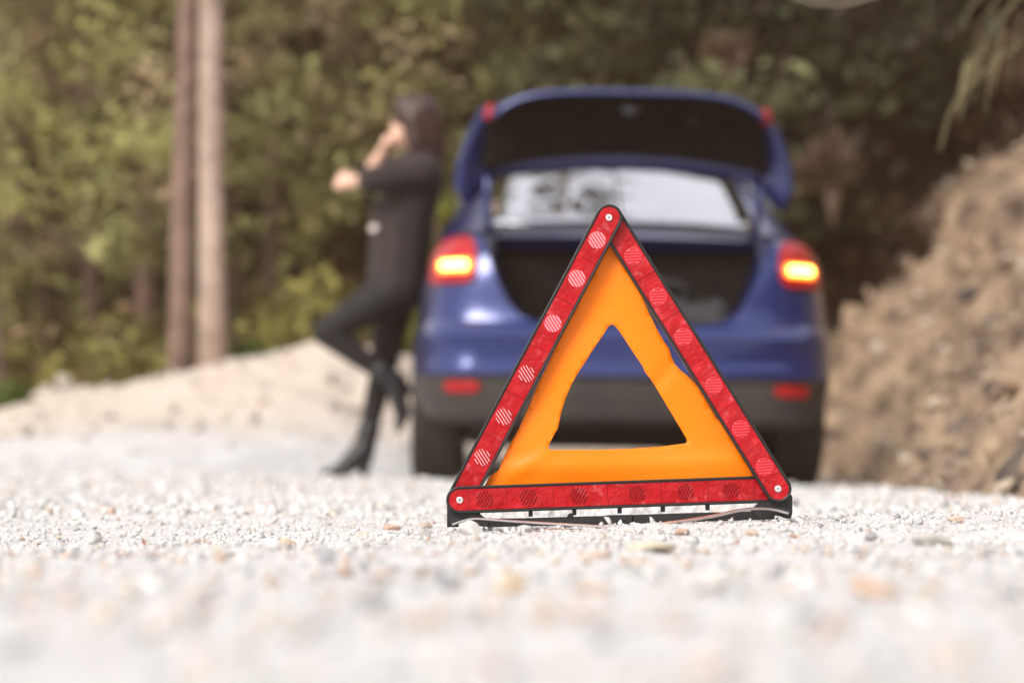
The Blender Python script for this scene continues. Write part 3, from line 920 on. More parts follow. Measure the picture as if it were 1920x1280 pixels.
for ax in (AXR, AXF):
    for sgn in (-1, 1):
        bm = bmesh.new()
        lathe(bm, [(0, -.16), (.365, -.16), (.365, .25), (0, .25)], 40, Matrix.Translation((sgn * .80, ax, .33)) @ Matrix.Rotation(R(90) * sgn, 4, 'Y'))
        cutter(bm, 2)
def prism(outline, y0, y1):
    bm = bmesh.new()
    a = [bm.verts.new((x_, y0, z_)) for x_, z_ in outline]; b = [bm.verts.new((x_, y1, z_)) for x_, z_ in outline]
    n_ = len(a)
    bm.faces.new(a); bm.faces.new(b[::-1])
    for k in range(n_): bm.faces.new((a[k], a[(k + 1) % n_], b[(k + 1) % n_], b[k]))
    return bm
half = [(.30, .640), (.37, .648), (.42, .67), (.465, .72), (.50, .79), (.53, .86), (.552, .93), (.568, 1.0), (.575, 1.06), (.575, 1.3)]
half = [(x_ * 1.03, z_) for x_, z_ in half]
outl = [(0, .638)] + half + [(-x_, z_) for x_, z_ in half[::-1]]
cutter(prism(outl, -.3, .60), 3)                                # the boot opening
inner = [(-.60, .36), (.60, .36), (.66, .5), (.66, .84), (.615, .95), (.575, 1.0), (-.575, 1.0), (-.615, .95), (-.66, .84), (-.66, .5)]
cutter(prism(inner, .17, .655), 3)                              # the boot itself, deeper than its sill
bodyme = evaluated(shell)
for o in cut: drop(o)
drop(shell)
src = bmesh.new(); src.from_mesh(bodyme)
bvh = BVHTree.FromBMesh(src)
def region(f):
    c = f.calc_center_median()
    if f.material_index == 2: return 'wheel_arch' + ('l' if c.x < 0 else 'r') + ('r' if c.y < 2.2 else 'f')
    if f.material_index == 3: return 'boot_lining'
    if f.material_index == 0 and c.y < .62 and c.z < .43: return 'bumper_skirt'
    if f.material_index == 0 and c.y < .60 and c.z < .645: return 'rear_bumper'
    if f.material_index == 0 and c.z < .27: return 'sill_trim'
    return 'body'
def submesh(name, mt):
    b = src.copy()
    b.faces.ensure_lookup_table()
    bmesh.ops.delete(b, geom=[f for f in b.faces if region(f) != name], context='FACES')
    me = bpy.data.meshes.new(name)
    for f in b.faces: f.material_index = 0
    b.to_mesh(me); b.free()
    o = link(name[:10] if name.startswith('wheel_arch') else name, me, mt, CAR)
    me.set_sharp_from_angle(angle=R(34))
    return o
for nm, mt in (('body', M['paint']), ('rear_bumper', M['paint']), ('bumper_skirt', M['black_plastic']), ('sill_trim', M['black_plastic']), *[('wheel_arch' + k, M['void']) for k in ('lr', 'rr', 'lf', 'rf')], ('boot_lining', M['carpet'])):
    submesh(nm, mt)

# painted channel that runs round the boot opening
bm = bmesh.new()
P = []
path = [(-x_, z_) for x_, z_ in half[-2::-1]] + [(0, .638)] + half[:-1]
for q, (x_, z_) in enumerate(path):
    yb = lerp(z_, KZ, KV) + .045
    yb = max(yb, .05 + lerp(abs(x_), [0, .3, .58], [-.02, -.005, .03])) + (.28 * max(0, z_ - .97) / .09)
    s_ = 1 - .09
    P.append([Vector((x_ * 1.002, yb - .02, z_ - .002)), Vector((x_ * .985, yb + .03, z_ + .012)), Vector((x_ * .93, yb + .10, z_ + .014 - .004 * abs(x_)))])
grid(bm, P)
solidify(obj('boot_channel', bm, M['paint'], CAR), .006)

def patch(name, xz, off, mt, parent, nx_=18, nz_=12, thick=.012):
    """piece laid on the tail: outline given as rows z -> (x0, x1), cast onto the body from behind"""
    zs = [q[0] for q in xz]
    bm = bmesh.new()
    P = []
    for j in range(nz_ + 1):
        z_ = zs[0] + (zs[-1] - zs[0]) * j / nz_
        x0, x1 = np.interp(z_, zs, [q[1] for q in xz]), np.interp(z_, zs, [q[2] for q in xz])
        row = []
        for k in range(nx_ + 1):
            x_ = x0 + (x1 - x0) * k / nx_
            hit = bvh.ray_cast(Vector((x_, -1.5, z_)), Vector((0, 1, 0)))
            if hit[0] is None: hit = bvh.find_nearest(Vector((x_, .3, z_)))
            row.append(hit[0] + hit[1] * off)
        P.append(row)
    grid(bm, P)
    return solidify(obj(name, bm, mt, parent), thick, 0)
for sgn in (-1, 1):
    s = lambda rows: [(z_, sgn * a, sgn * b) for z_, a, b in rows]
    lens = patch('tail_light', s([(.800, .645, .775), (.818, .612, .788), (.88, .604, .786), (.93, .606, .775), (.965, .615, .755), (.99, .635, .715)]), .010, M['red_lens'], CAR)
    lens['label'] = 'red rear lamp with its lit amber bar'
    patch('lit_segment', s([(.842, .640, .738), (.847, .626, .748), (.870, .621, .751), (.891, .624, .749), (.896, .636, .740)]), .016, M['lit_lens'], lens, thick=.006)
    patch('indicator', s([(.856, .645, .725), (.859, .638, .732), (.870, .636, .734), (.880, .638, .732), (.883, .645, .725)]), .024, M['lamp'], lens, thick=.006)
    patch('reflector', s([(.365, .60, .70), (.375, .585, .722), (.40, .585, .722), (.41, .60, .715)]), .008, M['red_lens'], CAR)

# parcel shelf edge below the glass
bm = bmesh.new()
grid(bm, [[Vector((u * .57, .585 + .015 * u * u, z_)), ] for u in np.linspace(-1, 1, 2) for z_ in (1.0,)] if False else [[Vector((u * .585, .60 - .03 * (1 - q) + .02 * u * u, 1.035 + .040 * q + .012 * (1 - u * u)))  for u in np.linspace(-1, 1, 15)] for q in (0, .35, .7, 1)])
solidify(obj('cowl_strip', bm, M['grey_trim'], CAR), .012)
# back of the rear seats inside the boot
bm = bmesh.new(); box(bm, (0, .645, .70), (1.18, .02, .58)); obj('seat_back', bm, M['carpet'], CAR, smooth=False)

# greenhouse
def roofz(y): return lerp(y, [.5, .62, .80, 1.20, 1.45, 1.62, 1.9, 2.2, 2.45, 2.6, 3.3], [1.03, 1.075, 1.15, 1.335, 1.435, 1.468, 1.492, 1.492, 1.475, 1.445, 1.02])
def hw(z): return .775 - .36 * max(0, z - 1.0) - .06 * max(0, z - 1.25)
def crown(u, y): return .022 * (1 - u * u) * min(1, (roofz(y) - 1.0) * 5)
bm = bmesh.new()
P = []
GY = [.50, .56, .62, .70, .80, .95, 1.1, 1.25, 1.40, 1.48, 1.56, 1.66, 1.8, 2.0, 2.2, 2.4, 2.52, 2.64, 2.8, 3.0, 3.2, 3.3]
def gh_top(u, y):
    zr = roofz(y)
    return Vector((u * (hw(zr) - .035), y + (.10 * u * u if y < 1.5 else 0), zr + crown(u, y)))
for y_ in GY:
    zr = roofz(y_)
    row = [Vector((hw(.98), y_ + .1 * (y_ < 1.5), .98))]
    for q in (.25, .5, .75, .92): z_ = .98 + (zr - .02 - .98) * q; row.append(Vector((hw(z_), y_ + .1 * (y_ < 1.5), z_)))
    row += [gh_top(u, y_) for u in (1, .9, .7, .45, .2, 0)]
    P.append(row + [Vector((-v.x, v.y, v.z)) for v in row[-2::-1]])
GV = grid(bm, P)
bm.faces.new(GV[0]); bm.faces.new(GV[-1][::-1])
obj('roof', bm, M['paint'], CAR, angle=40)
def pane(name, fn, n1=14, n2=10):
    bm = bmesh.new(); grid(bm, [[fn(a / n1, b / n2) for a in range(n1 + 1)] for b in range(n2 + 1)])
    return solidify(obj(name, bm, M['glass'], CAR), .004, 1)
def rw(a, b):
    y_ = .645 + (1.47 - .645) * b; u = (a * 2 - 1)
    v = gh_top(u * (.575 - .045 * b) / (hw(roofz(y_)) - .035), y_)
    return v + Vector((0, -.004, .007))
pane('rear_window', rw)
bm = bmesh.new()
tube(bm, [rw(.5, b) + Vector((0, -.003, .005)) for b in (0.02, .3, .6, .98)], .006, 6)
obj('seam_reflection', bm, M['grey_trim'], CAR)  # bar modelled in place of a line reflected in the rear glass
pane('windscreen', lambda a, b: gh_top((a * 2 - 1) * .86, 2.58 + .66 * b) + Vector((0, .003, .008)))
for sgn in (-1, 1):
    for y0a, y1a, y0b, y1b, nm in ((1.05, 1.42, 1.36, 1.46, 'quarter_window'), (1.50, 2.15, 1.54, 2.12, 'door_window'), (2.23, 3.0, 2.20, 2.52, 'door_window')):
        def sw(a, b, y0a=y0a, y1a=y1a, y0b=y0b, y1b=y1b):
            z_ = 1.06 + (min(1.42, 1.42) - 1.06) * b
            y_ = (y0a + (y0b - y0a) * b) * (1 - a) + (y1a + (y1b - y1a) * b) * a
            z_ = min(z_, roofz(y_) - .03)
            return Vector((sgn * (hw(z_) + .004), y_, z_))
        pane(nm, sw, 8, 6)
    bm = bmesh.new()
    for (c, sc) in (((sgn * .96, 2.72, 1.03), (.09, .06, .065)),):
        r_ = bmesh.ops.create_uvsphere(bm, u_segments=16, v_segments=10, radius=1)
        bmesh.ops.scale(bm, vec=sc, verts=r_['verts']); bmesh.ops.translate(bm, vec=c, verts=r_['verts'])
    tube(bm, [(sgn * .80, 2.76, 1.0), (sgn * .92, 2.74, 1.01)], .025, 8)
    obj('wing_mirror', bm, M['paint'], CAR)
    for y_ in (1.62, 2.55):
        bm = bmesh.new(); box(bm, (sgn * .868, y_, .90), (.03, .2, .028))
        bmesh.ops.bevel(bm, geom=bm.edges[:], offset=.008, segments=2, affect='EDGES')
        obj('door_handle', bm, M['paint'], CAR)

# wheels
def wheel(sgn, ax):
    w_ = empty('wheel', (sgn * .772, ax, .314)); w_.parent = CAR
    Mx = Matrix.Rotation(R(90) * sgn, 4, 'Y')
    prof = [(.20, -.095), (.27, -.105), (.296, -.100), (.309, -.088)]
    for g0 in (-.062, -.022, .022, .062):
        prof += [(.314, g0 - .0055), (.305, g0 - .004), (.305, g0 + .004), (.314, g0 + .0055)]
    prof += [(.309, .088), (.296, .100), (.27, .105), (.20, .095)]
    bm = bmesh.new(); lathe(bm, prof, 56, Mx, closed=True)
    obj('tyre', bm, M['rubber'], w_, angle=30)
    bm = bmesh.new()
    lathe(bm, [(.203, -.09), (.203, .088), (.195, .092), (.185, .08), (.185, -.07), (.05, -.06), (0, -.06)], 40, Mx)
    lathe(bm, [(0, .06), (.045, .06), (.05, .05), (.05, -.06)], 24, Mx)
    for k in range(5):
        a = 2 * PI * k / 5
        box(bm, Mx @ Vector((.115 * math.cos(a), .115 * math.sin(a), .045)), (.15, .045, .025), (Mx @ Matrix.Rotation(a, 4, 'Z')).to_3x3().to_4x4())
    obj('rim', bm, M['alloy'], w_, angle=30)
for sgn in (-1, 1):
    for ax in (AXR, AXF): wheel(sgn, ax)
# rear axle beam and silencer under the floor
bm = bmesh.new(); tube(bm, [(-.7, AXR, .30), (.7, AXR, .30)], .035, 10); obj('rear_axle', bm, M['void'], CAR)

# boot lid, raised
LID = [(.600, 1.285, .655), (.590, 1.33, .700), (.578, 1.39, .688), (.562, 1.46, .655), (.545, 1.53, .615), (.52, 1.575, .595), (.475, 1.600, .585), (.40, 1.604, .578), (.30, 1.596, .568), (.20, 1.580, .555), (.155, 1.570, .540)]
US = np.linspace(-1, 1, 33)
def lidpt(row, u, off=0.):
    y_, z_, h_ = LID[row]
    t = row / (len(LID) - 1)
    arch = (.064 - .018 * t) * (1 - (1 - t) * u * u - t * abs(u) ** 4)
    y2 = y_ - .13 * abs(u) ** 5 * (1 if row < 6 else max(0, 1 - (row - 5) / 3)) - .05 * (1 - u * u) * t
    z2 = z_ + arch - .025 - .022 * t - (.11 * max(0, abs(u) - .80) / .2 * max(0, 1 - row / 3.) if row < 3 else 0)
    z2 -= .05 * abs(u) ** 8 * (row > 5)
    return Vector((u * h_, y2, z2))
bm = bmesh.new()
grid(bm, [[lidpt(r_, u) for u in US] for r_ in range(len(LID))])
lid = obj('boot_lid', bm, M['paint'], CAR)
solidify(lid, .016, 1)
bm = bmesh.new()
P = []
for q in np.linspace(0, 1, 12):
    row = []
    for u in np.linspace(-1, 1, 25):
        h_ = .605 - .040 * q
        z_ = 1.325 + (.250) * q + (.074 - .012 * q) * (1 - (1 - q) * u * u - q * abs(u) ** 4) - .018
        y_ = lerp(q, [0, .75, .9, 1], [.545, .49, .44, .33]) - .02 * abs(u) ** 4
        row.append(Vector((u * h_, y_ - .012, z_ - (.02 if q > .95 else 0))))
    P.append(row)
grid(bm, P)
solidify(obj('lid_lining', bm, M['carpet'], lid), .01)
bm = bmesh.new(); box(bm, (.02, .455, 1.565), (.075, .05, .04)); bmesh.ops.bevel(bm, geom=bm.edges[:], offset=.012, segments=2, affect='EDGES')
obj('latch', bm, mat('latch_metal', (.30, .32, .36), .4, metal=.6), lid)
bm = bmesh.new(); box(bm, (.285, .462, 1.525), (.03, .03, .03)); bmesh.ops.bevel(bm, geom=bm.edges[:], offset=.008, segments=2, affect='EDGES')
obj('pull_strap', bm, M['grey_trim'], lid)
for sgn in (-1, 1):
    bm = bmesh.new()
    P = []
    for q in np.linspace(0, 1, 6):
        P.append([Vector((sgn * (.552 + .028 * math.sin(PI * k / 6) + .012 * (1 - q)), .22 + .10 * k / 6 - .012 * math.sin(PI * k / 6), 1.485 + .055 * q)) for k in range(7)])
    grid(bm, P)
    solidify(obj('lid_lamp', bm, M['red_lens'], lid), .02)
    bm = bmesh.new()
    tube(bm, [(sgn * .555, .60, 1.03), (sgn * .562, .545, 1.10), (sgn * .568, .53, 1.20), (sgn * .572, .545, 1.33)], [.017] * 4, 10)
    obj('lid_hinge', bm, M['paint'], CAR)

# dark bag lying in the boot
bag = empty('bag', CAR.matrix_basis @ Vector((.10, .40, .37)))
tag(bag, 'dark grey fabric bag lying in the open boot', 'bag')
bm = bmesh.new()
r_ = bmesh.ops.create_icosphere(bm, subdivisions=4, radius=1)
for v in bm.verts:
    c = v.co
    n_ = mnoise.noise(c * 2.2) * .12 + mnoise.noise(c * 5) * .05
    f = Vector((math.copysign(abs(c.x) ** .6, c.x) * .42, math.copysign(abs(c.y) ** .6, c.y) * .19, math.copysign(abs(c.z) ** .65, c.z) * .20 + .20))
    v.co = f * (1 + n_)
    v.co.z = max(0.002, v.co.z)
obj('bag_body', bm, M['bagcloth'], bag)
bm = bmesh.new()
tube(bm, [(-.18, -.1, .38), (-.14, -.13, .45), (0, -.14, .47), (.14, -.13, .45), (.18, -.1, .38)], .012, 8)
obj('handle', bm, M['bagcloth'], bag)

# ---------------------------------------------------------------- woman leaning on the car
PY = 10.72
W = empty('person', at(690, 888, PY))
tag(W, 'woman in dark jacket, leggings and heeled boots leaning against the car with one knee raised', 'person')
def pt(px, py, dy=0.): return at(px, py, PY + dy) - W.location
def blob(bm, p0, r0, p1, r1, n=None, sc=(1, 1, 1)):
    p0, p1 = Vector(p0), Vector(p1)
    L_ = (p1 - p0).length
    n = n or max(2, int(L_ / (min(r0, r1) * .30)) + 2)
    for k in range(n):
        t = k / (n - 1) if n > 1 else 0
        r_ = bmesh.ops.create_icosphere(bm, subdivisions=2, radius=r0 + (r1 - r0) * t)
        bmesh.ops.scale(bm, vec=sc, verts=r_['verts'])
        bmesh.ops.translate(bm, vec=p0.lerp(p1, t), verts=r_['verts'])
def remeshed(name, bm, mt, parent, vox=.006, smooth_it=6):
    o = obj(name, bm, mt, None)
    m_ = o.modifiers.new('r', 'REMESH'); m_.mode, m_.voxel_size = 'VOXEL', vox
    s_ = o.modifiers.new('s', 'SMOOTH'); s_.iterations, s_.factor = smooth_it, .5
    me = evaluated(o)
    drop(o)
    me.name = name
    return link(name, me, mt, parent)
def hand(bm, wrist, knuck, side, curl, thumb):
    """palm and five bent fingers; knuck = middle knuckle, side = across the knuckles, curl = direction the fingers bend to"""
    f = (knuck - wrist).normalized()
    side = (side - f * side.dot(f)).normalized(); curl = (curl - f * curl.dot(f) - side * curl.dot(side)).normalized()
    for k in range(4):
        o_ = (k - 1.5) * .0195
        b0 = wrist + side * o_ * .6 + f * .02
        kn = knuck + side * o_ - f * (.004 * abs(k - 1))
        blob(bm, b0, .016, kn, .0125)
        ln = (.040, .046, .043, .034)[k]
        a = kn + (f * .75 + curl * .55).normalized() * ln
        b = a + (f * -.15 + curl * 1.).normalized() * ln * .65
        c = b + (f * -.85 + curl * .5).normalized() * ln * .5
        blob(bm, kn, .0105, a, .0092); blob(bm, a, .0092, b, .0085); blob(bm, b, .0085, c, .0075)
    t0 = wrist + f * .03 + side * thumb * .025
    t1 = t0 + (side * thumb * .6 + f * .5 + curl * .5).normalized() * .038
    t2 = t1 + (f * .6 + curl * .6 - side * thumb * .2).normalized() * .032
    blob(bm, t0, .0145, t1, .0115); blob(bm, t1, .0115, t2, .009)

shN, elN, wrN, knN = pt(792, 322, -.155), pt(700, 338, -.235), pt(655, 341, -.10), pt(634, 338, -.055)
shF, elF, wrF, knF = pt(778, 318, .155), pt(694, 326, .13), pt(719, 282, .03), pt(727, 258, .005)
hipN, kneeN, ankN = pt(732, 548, -.09), pt(609, 622, -.15), pt(738, 713, -.10)
hipF, kneeF, ankF = pt(745, 548, .08), pt(718, 692, .07), pt(684, 836, .05)
bm = bmesh.new()
# head: skull, brow, cheeks, jaw, nose, lips, ears
blob(bm, pt(783, 222), .084, pt(772, 224), .084, 3, (1, .86, 1.05))
blob(bm, pt(762, 240), .064, pt(757, 256), .050, 4, (1, .9, 1))
blob(bm, pt(752, 262), .040, pt(747, 268), .026, 3)
blob(bm, pt(744, 226), .020, pt(737, 243), .012, 5)
blob(bm, pt(738, 243), .0125, pt(737, 244), .0125, 2)
blob(bm, pt(741, 254), .014, pt(742, 258), .013, 2, (1, 1.5, .8))
for sy in (-1, 1):
    blob(bm, pt(752, 240, sy * .035), .026, pt(755, 246, sy * .036), .026, 2)
    blob(bm, pt(783, 238, sy * .076), .018, pt(785, 248, sy * .073), .012, 3, (1, .5, 1.3))
blob(bm, pt(782, 262), .048, pt(790, 310), .055)
# trunk of the body
blob(bm, pt(785, 335), .105, pt(766, 430), .092, None, (1, 1.25, 1))
blob(bm, pt(766, 430), .092, pt(742, 530), .115, None, (1, 1.25, 1))
blob(bm, pt(785, 322, -.13), .055, pt(780, 320, .13), .055)
for a, b, c, r_ in ((shN, elN, wrN, 1), (shF, elF, wrF, 1)):
    blob(bm, a, .050, b, .040); blob(bm, b, .040, c, .027)
hand(bm, wrN, knN, Vector((0, .3, 1)), Vector((-.2, .2, -1)), 1)
hand(bm, wrF, knF, Vector((.25, 1, 0)), Vector((1, 0, .25)), -1)
for hip, knee, ank in ((hipN, kneeN, ankN), (hipF, kneeF, ankF)):
    blob(bm, hip, .082, knee, .052); blob(bm, knee, .052, knee.lerp(ank, .35), .050); blob(bm, knee.lerp(ank, .35), .050, ank, .034)
body = remeshed('body', bm, M['skin'], W, .006, 4)
for sy in (-1, 1):
    bm = bmesh.new(); bmesh.ops.create_icosphere(bm, subdivisions=2, radius=.0125)
    o = obj('eye', bm, M['eye'], W); o.location = pt(745, 232, sy * .030)
bm = bmesh.new(); blob(bm, pt(738.5, 255, -.018), .006, pt(738.5, 255, .018), .006); obj('lip', bm, M['lip'], W)
# bob of hair: cap, sides, fringe
bm = bmesh.new()
blob(bm, pt(786, 219), .108, pt(778, 217), .106, 3, (1, .95, 1))
blob(bm, pt(798, 235), .096, pt(800, 274), .086, 5, (1, .98, 1))
for sy in (-1, 1):
    blob(bm, pt(776, 222, sy * .05), .062, pt(783, 270, sy * .058), .048, 7)
blob(bm, pt(752, 196, -.03), .040, pt(745, 214, .0), .018, 5)
blob(bm, pt(752, 196, .03), .040, pt(746, 214, .02), .018, 5)
remeshed('hair', bm, M['hair'], W, .007, 3)
# loose jacket with wide three quarter sleeves
bm = bmesh.new()
blob(bm, pt(794, 312, -.13), .072, pt(790, 312, .13), .072)
blob(bm, pt(780, 335), .135, pt(752, 430), .142, None, (1, 1.30, 1))
blob(bm, pt(752, 430), .142, pt(743, 537), .142, None, (1, 1.35, 1))
blob(bm, pt(728, 400), .085, pt(720, 532), .078, None, (1, 1.5, 1))
blob(bm, pt(785, 430), .085, pt(765, 530), .085, None, (.9, 1.3, 1))
blob(bm, shN, .078, elN + (elN - shN) * .06, .062); blob(bm, shF, .078, elF, .060)
jk = remeshed('jacket', bm, M['jacket'], W, .008, 4)
bm = bmesh.new()
for k in range(3): tube(bm, [pt(765 - 3 * k, 306 + 6 * k, -.085), pt(757 - 3 * k, 312 + 6 * k, -.03), pt(760 - 3 * k, 310 + 6 * k, .05)], .008, 6)
obj('collar', bm, M['button'], W)
bm = bmesh.new(); lathe(bm, [(0, .010), (.016, .008), (.022, 0), (.018, -.004), (0, -.004)], 20, Matrix.Translation(pt(701, 428, -.165)) @ Matrix.Rotation(R(70), 4, 'X') @ Matrix.Rotation(R(-20), 4, 'Y'))
obj('button', bm, M['button'], W)
# leggings
bm = bmesh.new()
for hip, knee, ank in ((hipN, kneeN, ankN), (hipF, kneeF, ankF)):
    blob(bm, hip, .096, hip.lerp(knee, .55), .080); blob(bm, hip.lerp(knee, .55), .080, knee, .060)
    blob(bm, knee, .060, knee.lerp(ank, .35), .054); blob(bm, knee.lerp(ank, .35), .054, ank, .037)
blob(bm, pt(745, 520), .122, pt(738, 552), .115, None, (1, 1.3, 1))
remeshed('leggings', bm, M['legging'], W, .007, 4)
# heeled boots
def boot(ank, heel, ball, toe, shaft):
    bm = bmesh.new()
    blob(bm, shaft, .053, ank, .049)
    hb = heel + (ank - heel).normalized() * .065
    blob(bm, ank, .052, hb, .042); blob(bm, ank, .050, ball, .037, None); blob(bm, ball, .036, toe, .014)
    blob(bm, hb, .034, heel, .021, 12)
    blob(bm, hb, .034, ball, .034)
    remeshed('boot', bm, M['boot'], W, .006, 3)
boot(ankF, pt(683, 885, .05), pt(640, 881, .03), pt(606, 886, .02), ankF.lerp(kneeF, .22))
boot(ankN, pt(770, 732, -.08), pt(755, 774, -.10), pt(747, 808, -.10), ankN.lerp(kneeN, .2))

# ---------------------------------------------------------------- warning triangle
A3, B3, C3 = (862, 937), (1142, 408), (1459, 916)
TRI = empty('warning_triangle', (at(1160, 985, TD).x, TD, 0))
tag(TRI, 'red and orange folding warning triangle standing on the gravel road', 'warning triangle')
LOC = TRI.location
PX = TD / FPX
RO = 25.5 * PX                                       # half width of an arm
def capsule(L_, r_, n=14):
    """outline of an arm: half rounds about u = 0 and u = L"""
    a = [(r_ * math.cos(t), r_ * math.sin(t)) for t in np.linspace(PI / 2, 3 * PI / 2, n)]
    b = [(L_ + r_ * math.cos(t), r_ * math.sin(t)) for t in np.linspace(-PI / 2, PI / 2, n)]
    return a + b
def arm(p0, y0, p1, y1, discs, seams, kind):
    """p0 is the end that lies on top"""
    a, b = at(*p0, TD + y0), at(*p1, TD + y1)
    u = (b - a).normalized()
    nrm = Vector((0, -1, 0)); nrm = (nrm - u * nrm.dot(u)).normalized()
    v = nrm.cross(u)
    mat4 = Matrix((u, v, nrm)).transposed().to_4x4(); mat4.translation = a - LOC
    L_ = (b - a).length
    bm = bmesh.new()
    loops = []
    for r_, w_ in ((RO - .002, -.0090), (RO, -.0082), (RO, -.0012), (RO - .0004, -.0003), (RO - .0012, 0), (RO - .0026, 0), (RO - .0032, -.0004), (RO - .0034, -.0016)):
        loops.append([bm.verts.new((x_, y_, w_)) for x_, y_ in capsule(L_, r_)])
    for l0, l1 in zip(loops, loops[1:]):
        for k in range(len(l0)): bm.faces.new((l0[k], l0[(k + 1) % len(l0)], l1[(k + 1) % len(l0)], l1[k]))
    bm.faces.new(loops[0]); bm.faces.new(loops[-1])
    ao = obj('arm', bm, M['frame_black'], TRI, angle=35); ao.matrix_basis = mat4
    # foil tiles
    rr_ = RO - .0037
    cuts_ = [-rr_] + seams + [L_ + rr_]
    for k, (u0, u1) in enumerate(zip(cuts_, cuts_[1:])):
        g_ = .00010
        if k == 0:
            o_ = [(rr_ * math.cos(t), rr_ * math.sin(t)) for t in np.linspace(PI / 2, 3 * PI / 2, 18)] + [(u1 - g_, -rr_), (u1 - g_, rr_)]
        elif k == len(cuts_) - 2:
            o_ = [(u0 + g_, rr_), (u0 + g_, -rr_)] + [(L_ + rr_ * math.cos(t), rr_ * math.sin(t)) for t in np.linspace(-PI / 2, PI / 2, 18)]
        else: o_ = [(u0 + g_, rr_), (u0 + g_, -rr_), (u1 - g_, -rr_), (u1 - g_, rr_)]
        bm = bmesh.new()
        cu, cv = sum(q[0] for q in o_) / len(o_), 0
        ls = [[bm.verts.new((x_ + (cu - x_) * (i_ == 1) * .006, y_ * (1 - .02 * (i_ == 1)), w_)) for x_, y_ in o_] for i_, w_ in enumerate((-.0016, -.0006))]
        bm.faces.new(ls[1])
        for q in range(len(o_)): bm.faces.new((ls[0][q], ls[0][(q + 1) % len(o_)], ls[1][(q + 1) % len(o_)], ls[1][q]))
        to = obj('reflector_tile', bm, M['foil'], TRI, smooth=False); to.matrix_basis = mat4
        for (du, fade) in discs:
            if not u0 <= du < u1: continue
            rd = 16.5 * PX
            if kind == 'left': base_m, rib_m, ang = (M['disc_mid'] if fade < 3 else M['foil']), M['disc_pale'], 0
            elif kind == 'right': base_m, rib_m = M['disc_mid'], M['disc_red']
            else: base_m, rib_m = M['foil'], M['disc_dark']
            # stripe direction in the picture: left arm falls to the right, right arm level, base arm climbs
            sd = {'left': Vector((math.cos(R(-57)), 0, math.sin(R(-57)))), 'right': Vector((1, 0, R(3))), 'base': Vector((math.cos(R(60)), 0, math.sin(R(60))))}[kind]
            loc2 = Vector((sd.dot(u), sd.dot(v))).normalized(); per = Vector((-loc2.y, loc2.x))
            bm = bmesh.new()
            lathe(bm, [(rd, -.0008), (rd, -.00025), (rd - .0004, -.0001), (0, -.0001)], 40, Matrix.Translation((du, 0, 0)))
            for f in bm.faces: f.material_index = 0
            nr = 6
            for q in range(nr):
                o2 = (q - (nr - 1) / 2) * rd * 2 / nr * .98
                hl = math.sqrt(max(0, (rd * .95) ** 2 - o2 * o2))
                if fade >= 3 and q in (0, nr - 1): hl *= .7
                wd = .00055 if kind == 'left' else .0010
                c0 = Vector((du, 0)) + per * o2
                fs = [bm.verts.new((*(c0 + loc2 * (sx * hl) + per * (sy * wd)), .00012)) for sx, sy in ((-1, -1), (1, -1), (1, 1), (-1, 1))]
                fb = [bm.verts.new((q_.co.x, q_.co.y, -.0003)) for q_ in fs]
                ff = [bm.faces.new(fs)] + [bm.faces.new((fs[j], fs[(j + 1) % 4], fb[(j + 1) % 4], fb[j])) for j in range(4)]
                for f in ff: f.material_index = 1
            do = obj('lens_disc', bm, [base_m, rib_m], to, smooth=False)
    # rivet
    bm = bmesh.new()
    rv = 6.6 * PX
    lathe(bm, [(rv, -.0006), (rv, .0004), (rv * .9, .0010), (rv * .62, .0014), (rv * .40, .0013), (rv * .33, .0002), (0, .0002)], 28)
    obj('rivet', bm, M['rivet'], ao, angle=40)
    bm = bmesh.new(); lathe(bm, [(rv * .22, .0002), (rv * .22, .0006), (0, .0007)], 14)
    obj('rivet_pin', bm, M['base_black'], ao)

def upos(p0, lst):
    return [(math.hypot(q[0] - p0[0], q[1] - p0[1]) * PX, k) for k, q in enumerate(lst)]
def mids(d, first):
    us = [q[0] for q in d]
    return [first] + [(a + b) / 2 for a, b in zip(us, us[1:])]
FR, BK = -.0065, .0065
dl = upos(B3, [(1119, 450), (1081, 522), (1037, 607), (986, 701), (943, 781), (904, 858)])
arm(B3, FR, A3, BK, dl, mids(dl, 23 * PX) + [(6 * 92 + 24) * PX], 'left')
dr = upos(C3, [(1433, 876), (1391, 804), (1339, 724), (1283, 632), (1236, 556), (1189, 480)])
arm(C3, FR, B3, BK, dr, mids(dr, 24 * PX)[:-0 or None], 'right')
db = upos(A3, [(909, 937), (990, 933), (1085, 930), (1193, 926), (1285, 923), (1370, 919)])
arm(A3, FR, C3, BK, db, mids(db, 17 * PX) + [553 * PX], 'base')

# orange sheet
OUT = [(1146, 440), (1160, 478), (1175, 505), (1200, 547), (1217, 587), (1232, 617), (1245, 640), (1254, 652), (1259, 668), (1265, 682), (1276, 694), (1290, 705), (1304, 719), (1316, 737), (1330, 761), (1342, 782), (1362, 803), (1380, 830), (1400, 866), (1419, 905), (1419, 920), (1160, 925), (900, 930), (910, 907), (920, 891), (935, 881), (942, 862), (956, 833), (972, 805), (990, 765), (1008, 722), (1040, 655), (1080, 578), (1112, 515)]
INN = [(1147, 608), (1153, 611), (1162, 622), (1172, 637), (1185, 657), (1197, 675), (1206, 688), (1209, 697), (1218, 708), (1228, 723), (1246, 753), (1262, 780), (1276, 803), (1287, 822), (1288, 828), (1285, 831), (1237, 837), (1180, 841), (1120, 843), (1062, 843), (1033, 843), (1028, 840), (1031, 829), (1040, 813), (1046, 803), (1050, 785), (1052, 773), (1060, 748), (1072, 720), (1082, 702), (1096, 681), (1112, 655), (1128, 632), (1141, 612)]
pts2 = [Vector(q) for q in OUT + INN]
n0, n1 = len(OUT), len(INN)
edges = [(k, (k + 1) % n0) for k in range(n0)] + [(n0 + k, n0 + (k + 1) % n1) for k in range(n1)]
